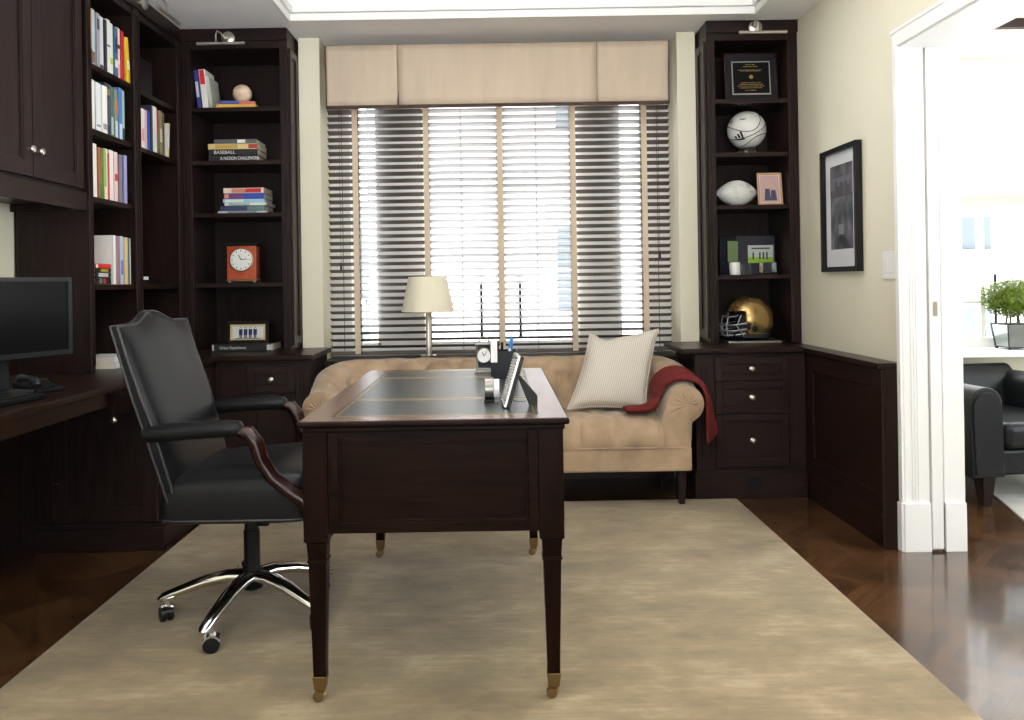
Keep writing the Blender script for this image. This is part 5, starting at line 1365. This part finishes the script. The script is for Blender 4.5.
def club_chair():
    t = thing('club_armchair', 'black leather club armchair seen through the doorway in the next room', 'armchair', (2.66, 4.28, 0), math.radians(8))
    MB().box(-.37, .37, -.34, .34, .15, .28).build('base', 'leather', t, bevel=.02, seg=3)
    MB().box(-.245, .245, -.37, .24, .28, .41).build('seat_cushion', 'leather', t, bevel=.045, seg=5)
    for s_ in (-1, 1):
        X = s_ * .33
        pr = [(X - .085, .15), (X + .085, .15)] + [(X + .088 * math.cos(a) + s_ * .010, .505 + .085 * math.sin(a)) for a in [PI * i / 14 for i in range(15)]]
        ar = MB().prism(pr, -.36, .34).build('arm', 'leather', t, bevel=.008, seg=3)
        MB().prism([(X + (x_ - X) * .88, .36 + (z_ - .36) * .9) for x_, z_ in pr], -.368, -.358).build('arm_front_panel', 'leather', ar, bevel=.004)
    MB().prism([(.20, .27), (.35, .27), (.38, .58), (.35, .625), (.30, .625), (.24, .56)], -.36, .36, 'X').build('backrest', 'leather', t, bevel=.03, seg=4)
    for (x, y) in ((-.31, -.30), (.31, -.30), (-.31, .30), (.31, .30)):
        MB().taper(x, y, .012 if x > 0 else .0005, .022, .155, .036).build('leg', 'espresso', t, bevel=.003)
club_chair()
o = MB().prism([(2.10, 2.65), (4.3, 2.0), (4.86, 3.95), (2.68, 4.56)], .0005, .011, 'Z').build('area_rug', 'grey_rug', bevel=.003); tag(o, 'pale grey rug on the floor of the next room', 'rug')
# topiary
p = at(1012, 300, 4.70); px_, py_ = at(1013, 345, 4.69).x, 4.69
t = wthing('topiary_planter', 'mirrored cube planter with clipped green boxwood on the far window sill', 'plant', (px_, py_, .70))
part(MB().taper(px_, py_, .7105, .062, .845, .078), 'planter_box', 'mirror', t, bevel=.002)
ed = MB()
for sx in (-1, 1):
    for sy in (-1, 1): ed.tube([(px_ + sx * .063, py_ + sy * .063, .705), (px_ + sx * .079, py_ + sy * .079, .847)], .0035, 6); ed.box(px_ + sx * .058 - .006, px_ + sx * .058 + .006, py_ + sy * .058 - .006, py_ + sy * .058 + .006, .7005, .711)
for z_, a in ((.847, .079), (.712, .063)):
    for (ax, ay, bx, by) in ((-1, -1, 1, -1), (1, -1, 1, 1), (1, 1, -1, 1), (-1, 1, -1, -1)): ed.tube([(px_ + ax * a, py_ + ay * a, z_), (px_ + bx * a, py_ + by * a, z_)], .0035, 6)
part(ed, 'metal_edging', 'dkgrey', t)
part(MB().box(px_ - .07, px_ + .07, py_ - .07, py_ + .07, .835, .850), 'moss', 'soil', t, bevel=.006)
for (dx, dy) in ((-.04, 0), (.0, .02), (.035, -.01), (.01, -.03)):
    part(MB().tube([(px_ + dx, py_ + dy, .845), (px_ + dx * .8, py_ + dy, .89), (px_ + dx * 1.3, py_ + dy, .96)], .005, 6), 'stem', 'bark', t)
lf = MB(); rnd = random.Random(3)
for i in range(4600):
    a, b_ = rnd.uniform(0, 2 * PI), math.acos(rnd.uniform(-1, 1)); q = rnd.uniform(.72, 1.03) * (1 + .07 * math.sin(3 * a) * math.sin(2 * b_))
    rx, rz_ = .195, .112
    c_ = Vector((px_ + rx * q * math.sin(b_) * math.cos(a), py_ + .13 * q * math.sin(b_) * math.sin(a) * .62 - .02, .995 + rz_ * q * math.cos(b_)))
    u_ = Vector((rnd.gauss(0, 1), rnd.gauss(0, 1), rnd.gauss(0, 1))).normalized(); v_ = u_.orthogonal().normalized(); s_ = rnd.uniform(.006, .011)
    lf.add([c_ - u_ * s_, c_ + v_ * s_ * .5, c_ + u_ * s_, c_ - v_ * s_ * .5], [(0, 1, 2, 3)])
part(lf, 'foliage', 'leaf', t)
part(MB().lathe([(.12 * math.sin(PI * i / 12) + 1e-4, -.075 * math.cos(PI * i / 12)) for i in range(13)], (px_, py_ - .02, .995), 20, sy=.6), 'inner_foliage', 'leaf', t)

# baseboard next room / under its sill
struct(MB().box(XR + .3, 4.88, YB - .02, YB - .0005, 0, .14), 'baseboard_north', 'trim')

# ================================================================== outside: buildings across the street
def building(name, label, x0, x1, Y, z1, m, wins, group=None):
    t = wthing(name, label, 'building', ((x0 + x1) / 2, Y, -6), group)
    part(MB().box(x0, x1, Y, Y + 4, -6, z1), 'wall', m, t)
    for (a, b, c_, d_) in wins:
        wn = part(MB().box(a, b, Y - .02, Y + .0, c_, d_), 'window', 'farglass', t)
        part(MB().box(a - .08, b + .08, Y - .10, Y - .02, c_ - .12, c_).box((a + b) / 2 - .03, (a + b) / 2 + .03, Y - .05, Y - .02, c_, d_).box(a, b, Y - .05, Y - .02, (c_ + d_) / 2 - .03, (c_ + d_) / 2 + .03), 'window_surround', 'trim', wn)
wl = [(x_, x_ + 1.0, z_, z_ + 1.5) for x_ in (-1.2, 1.1, 3.2) for z_ in (-2.6, .6, 3.8)]
building('town_house', 'pale stone building across the street behind the blind', -2.2, 5.2, 14, 9, 'facade', [w_ for w_ in wl if w_[0] != -1.2])
building('town_house', 'grey brick building across the street behind the lamp', -7.5, -.2, 18.6, 3.0, 'facade2', [(x_, x_ + 1.1, z_, z_ + 1.6) for x_ in (-6.4, -4.2, -2.4) for z_ in (-1.6, .8)])
building('town_house', 'pale building seen through the window of the next room', 6.2, 14, 15, 8, 'facade', [(x_, x_ + 1.2, z_, z_ + 1.7) for x_ in (8.1, 10.3) for z_ in (-1.2, 1.6, 4.4)])

# ================================================================== lights
world = bpy.data.worlds.new('daylight'); scene.world = world; world.use_nodes = True
bg = world.node_tree.nodes['Background']; bg.inputs[0].default_value = (.93, .97, 1.0, 1); bg.inputs[1].default_value = 9
wt = world.node_tree; wc = wt.nodes.new('ShaderNodeTexCoord'); wsx = wt.nodes.new('ShaderNodeSeparateXYZ'); wr = wt.nodes.new('ShaderNodeMapRange')
wt.links.new(wc.outputs['Generated'], wsx.inputs[0]); wt.links.new(wsx.outputs['Z'], wr.inputs[0])
wr.inputs[1].default_value = -.20; wr.inputs[2].default_value = .02; wr.inputs[3].default_value = 24; wr.inputs[4].default_value = 7.5   # boosted below the horizon, added to throw light up onto the soffit
wt.links.new(wr.outputs[0], bg.inputs[1])
def area(name, loc, rot, sx, sy, e, col=(1, 1, 1), spread=PI):
    l = bpy.data.lights.new(name, 'AREA'); l.shape = 'RECTANGLE'; l.size = sx; l.size_y = sy; l.energy = e; l.color = col; l.spread = spread
    o = bpy.data.objects.new(name, l); COL.objects.link(o); o.location = loc; o.rotation_euler = rot; return o
# added fill lights out of view, built as recessed fittings in the tray
for (x, y) in ((-.7, .6), (.9, .6), (-.7, 2.3), (.9, 2.3)):
    t = thing('fill_downlight', 'round white fill light added out of view in the tray ceiling', 'lamp', (x, y, ZC + .258), 0, 'added fill lights in the tray ceiling')
    MB().lathe([(.06, 0), (.085, 0), (.085, -.006), (.06, -.008)], n=28).build('ring', 'trim', t)
    l = bpy.data.lights.new('fill_downlight_lamp', 'AREA'); l.shape = 'DISK'; l.size = .12; l.energy = 9; l.color = (1, .95, .87)
    o = bpy.data.objects.new('fill_downlight_lamp', l); COL.objects.link(o); o.parent = t; o.location = (0, 0, -.012)

t = thing('fill_pendant', 'added fill lamp out of view, shaped as a white bowl pendant', 'lamp', (.17, 1.2, 2.25))  # unseen uplight added for soft light bounced off the ceiling
MB().lathe([(.02, -.01), (.14, .0), (.24, .05), (.27, .10), (.262, .10), (.23, .055), (.13, .012), (.02, .004)], n=40).build('bowl', 'trim', t, smooth=True)
MB().tube([(0, 0, .005), (0, 0, .565)], .008, 8).lathe([(.06, .545), (.05, .57)], n=20).build('stem', 'nickel', t)
l = bpy.data.lights.new('fill_pendant_lamp', 'AREA'); l.shape = 'DISK'; l.size = .44; l.energy = 30; l.color = (1, .965, .91)
o = bpy.data.objects.new('fill_pendant_lamp', l); COL.objects.link(o); o.parent = t; o.location = (0, 0, .105); o.rotation_euler = (PI, 0, 0)

t = thing('fill_flush_bowl', 'added fill lamp out of view, a shallow white bowl under the tray', 'lamp', (.17, 3.0, 2.47))  # second unseen uplight, added to brighten the tray mouldings
MB().lathe([(.02, -.01), (.10, .0), (.17, .03), (.19, .07), (.182, .07), (.16, .035), (.09, .01), (.02, .004)], n=40).build('bowl', 'trim', t, smooth=True)
MB().tube([(0, 0, .005), (0, 0, .345)], .008, 8).lathe([(.05, .325), (.04, .35)], n=20).build('stem', 'nickel', t)
l = bpy.data.lights.new('fill_flush_lamp', 'AREA'); l.shape = 'DISK'; l.size = .30; l.energy = 50; l.color = (1, .98, .95)
o = bpy.data.objects.new('fill_flush_lamp', l); COL.objects.link(o); o.parent = t; o.location = (0, 0, .072); o.rotation_euler = (PI, 0, 0)

# ================================================================== camera & colour
cam_d = bpy.data.cameras.new('camera'); cam = bpy.data.objects.new('camera', cam_d); COL.objects.link(cam)
cam_d.sensor_fit = 'HORIZONTAL'; cam_d.sensor_width = 36; cam_d.lens = F / 1024 * 36
cam.location = (0, 0, H)
th = math.asin(S)
cam.matrix_world = Matrix.Translation((0, 0, H)) @ Matrix.Rotation(PI / 2, 4, 'X') @ Matrix.Rotation(-th, 4, 'Z')
cam_d.shift_x = (512 - CX) / 1024; cam_d.shift_y = (CY - 360) / 1024
cam_d.clip_start = .02
scene.camera = cam
vs_ = scene.view_settings; vs_.view_transform = 'Standard'; vs_.look = 'None'; vs_.exposure = -0.2; vs_.gamma = 1; vs_.use_curve_mapping = False
scene.cycles.max_bounces = 10; scene.cycles.diffuse_bounces = 5; scene.cycles.glossy_bounces = 4; scene.cycles.transmission_bounces = 8
scene.cycles.use_denoising = True; scene.cycles.denoising_input_passes = 'RGB_ALBEDO_NORMAL'; scene.cycles.denoising_prefilter = 'ACCURATE'; scene.cycles.sample_clamp_indirect = 6; scene.cycles.caustics_refractive = False; scene.cycles.caustics_reflective = False
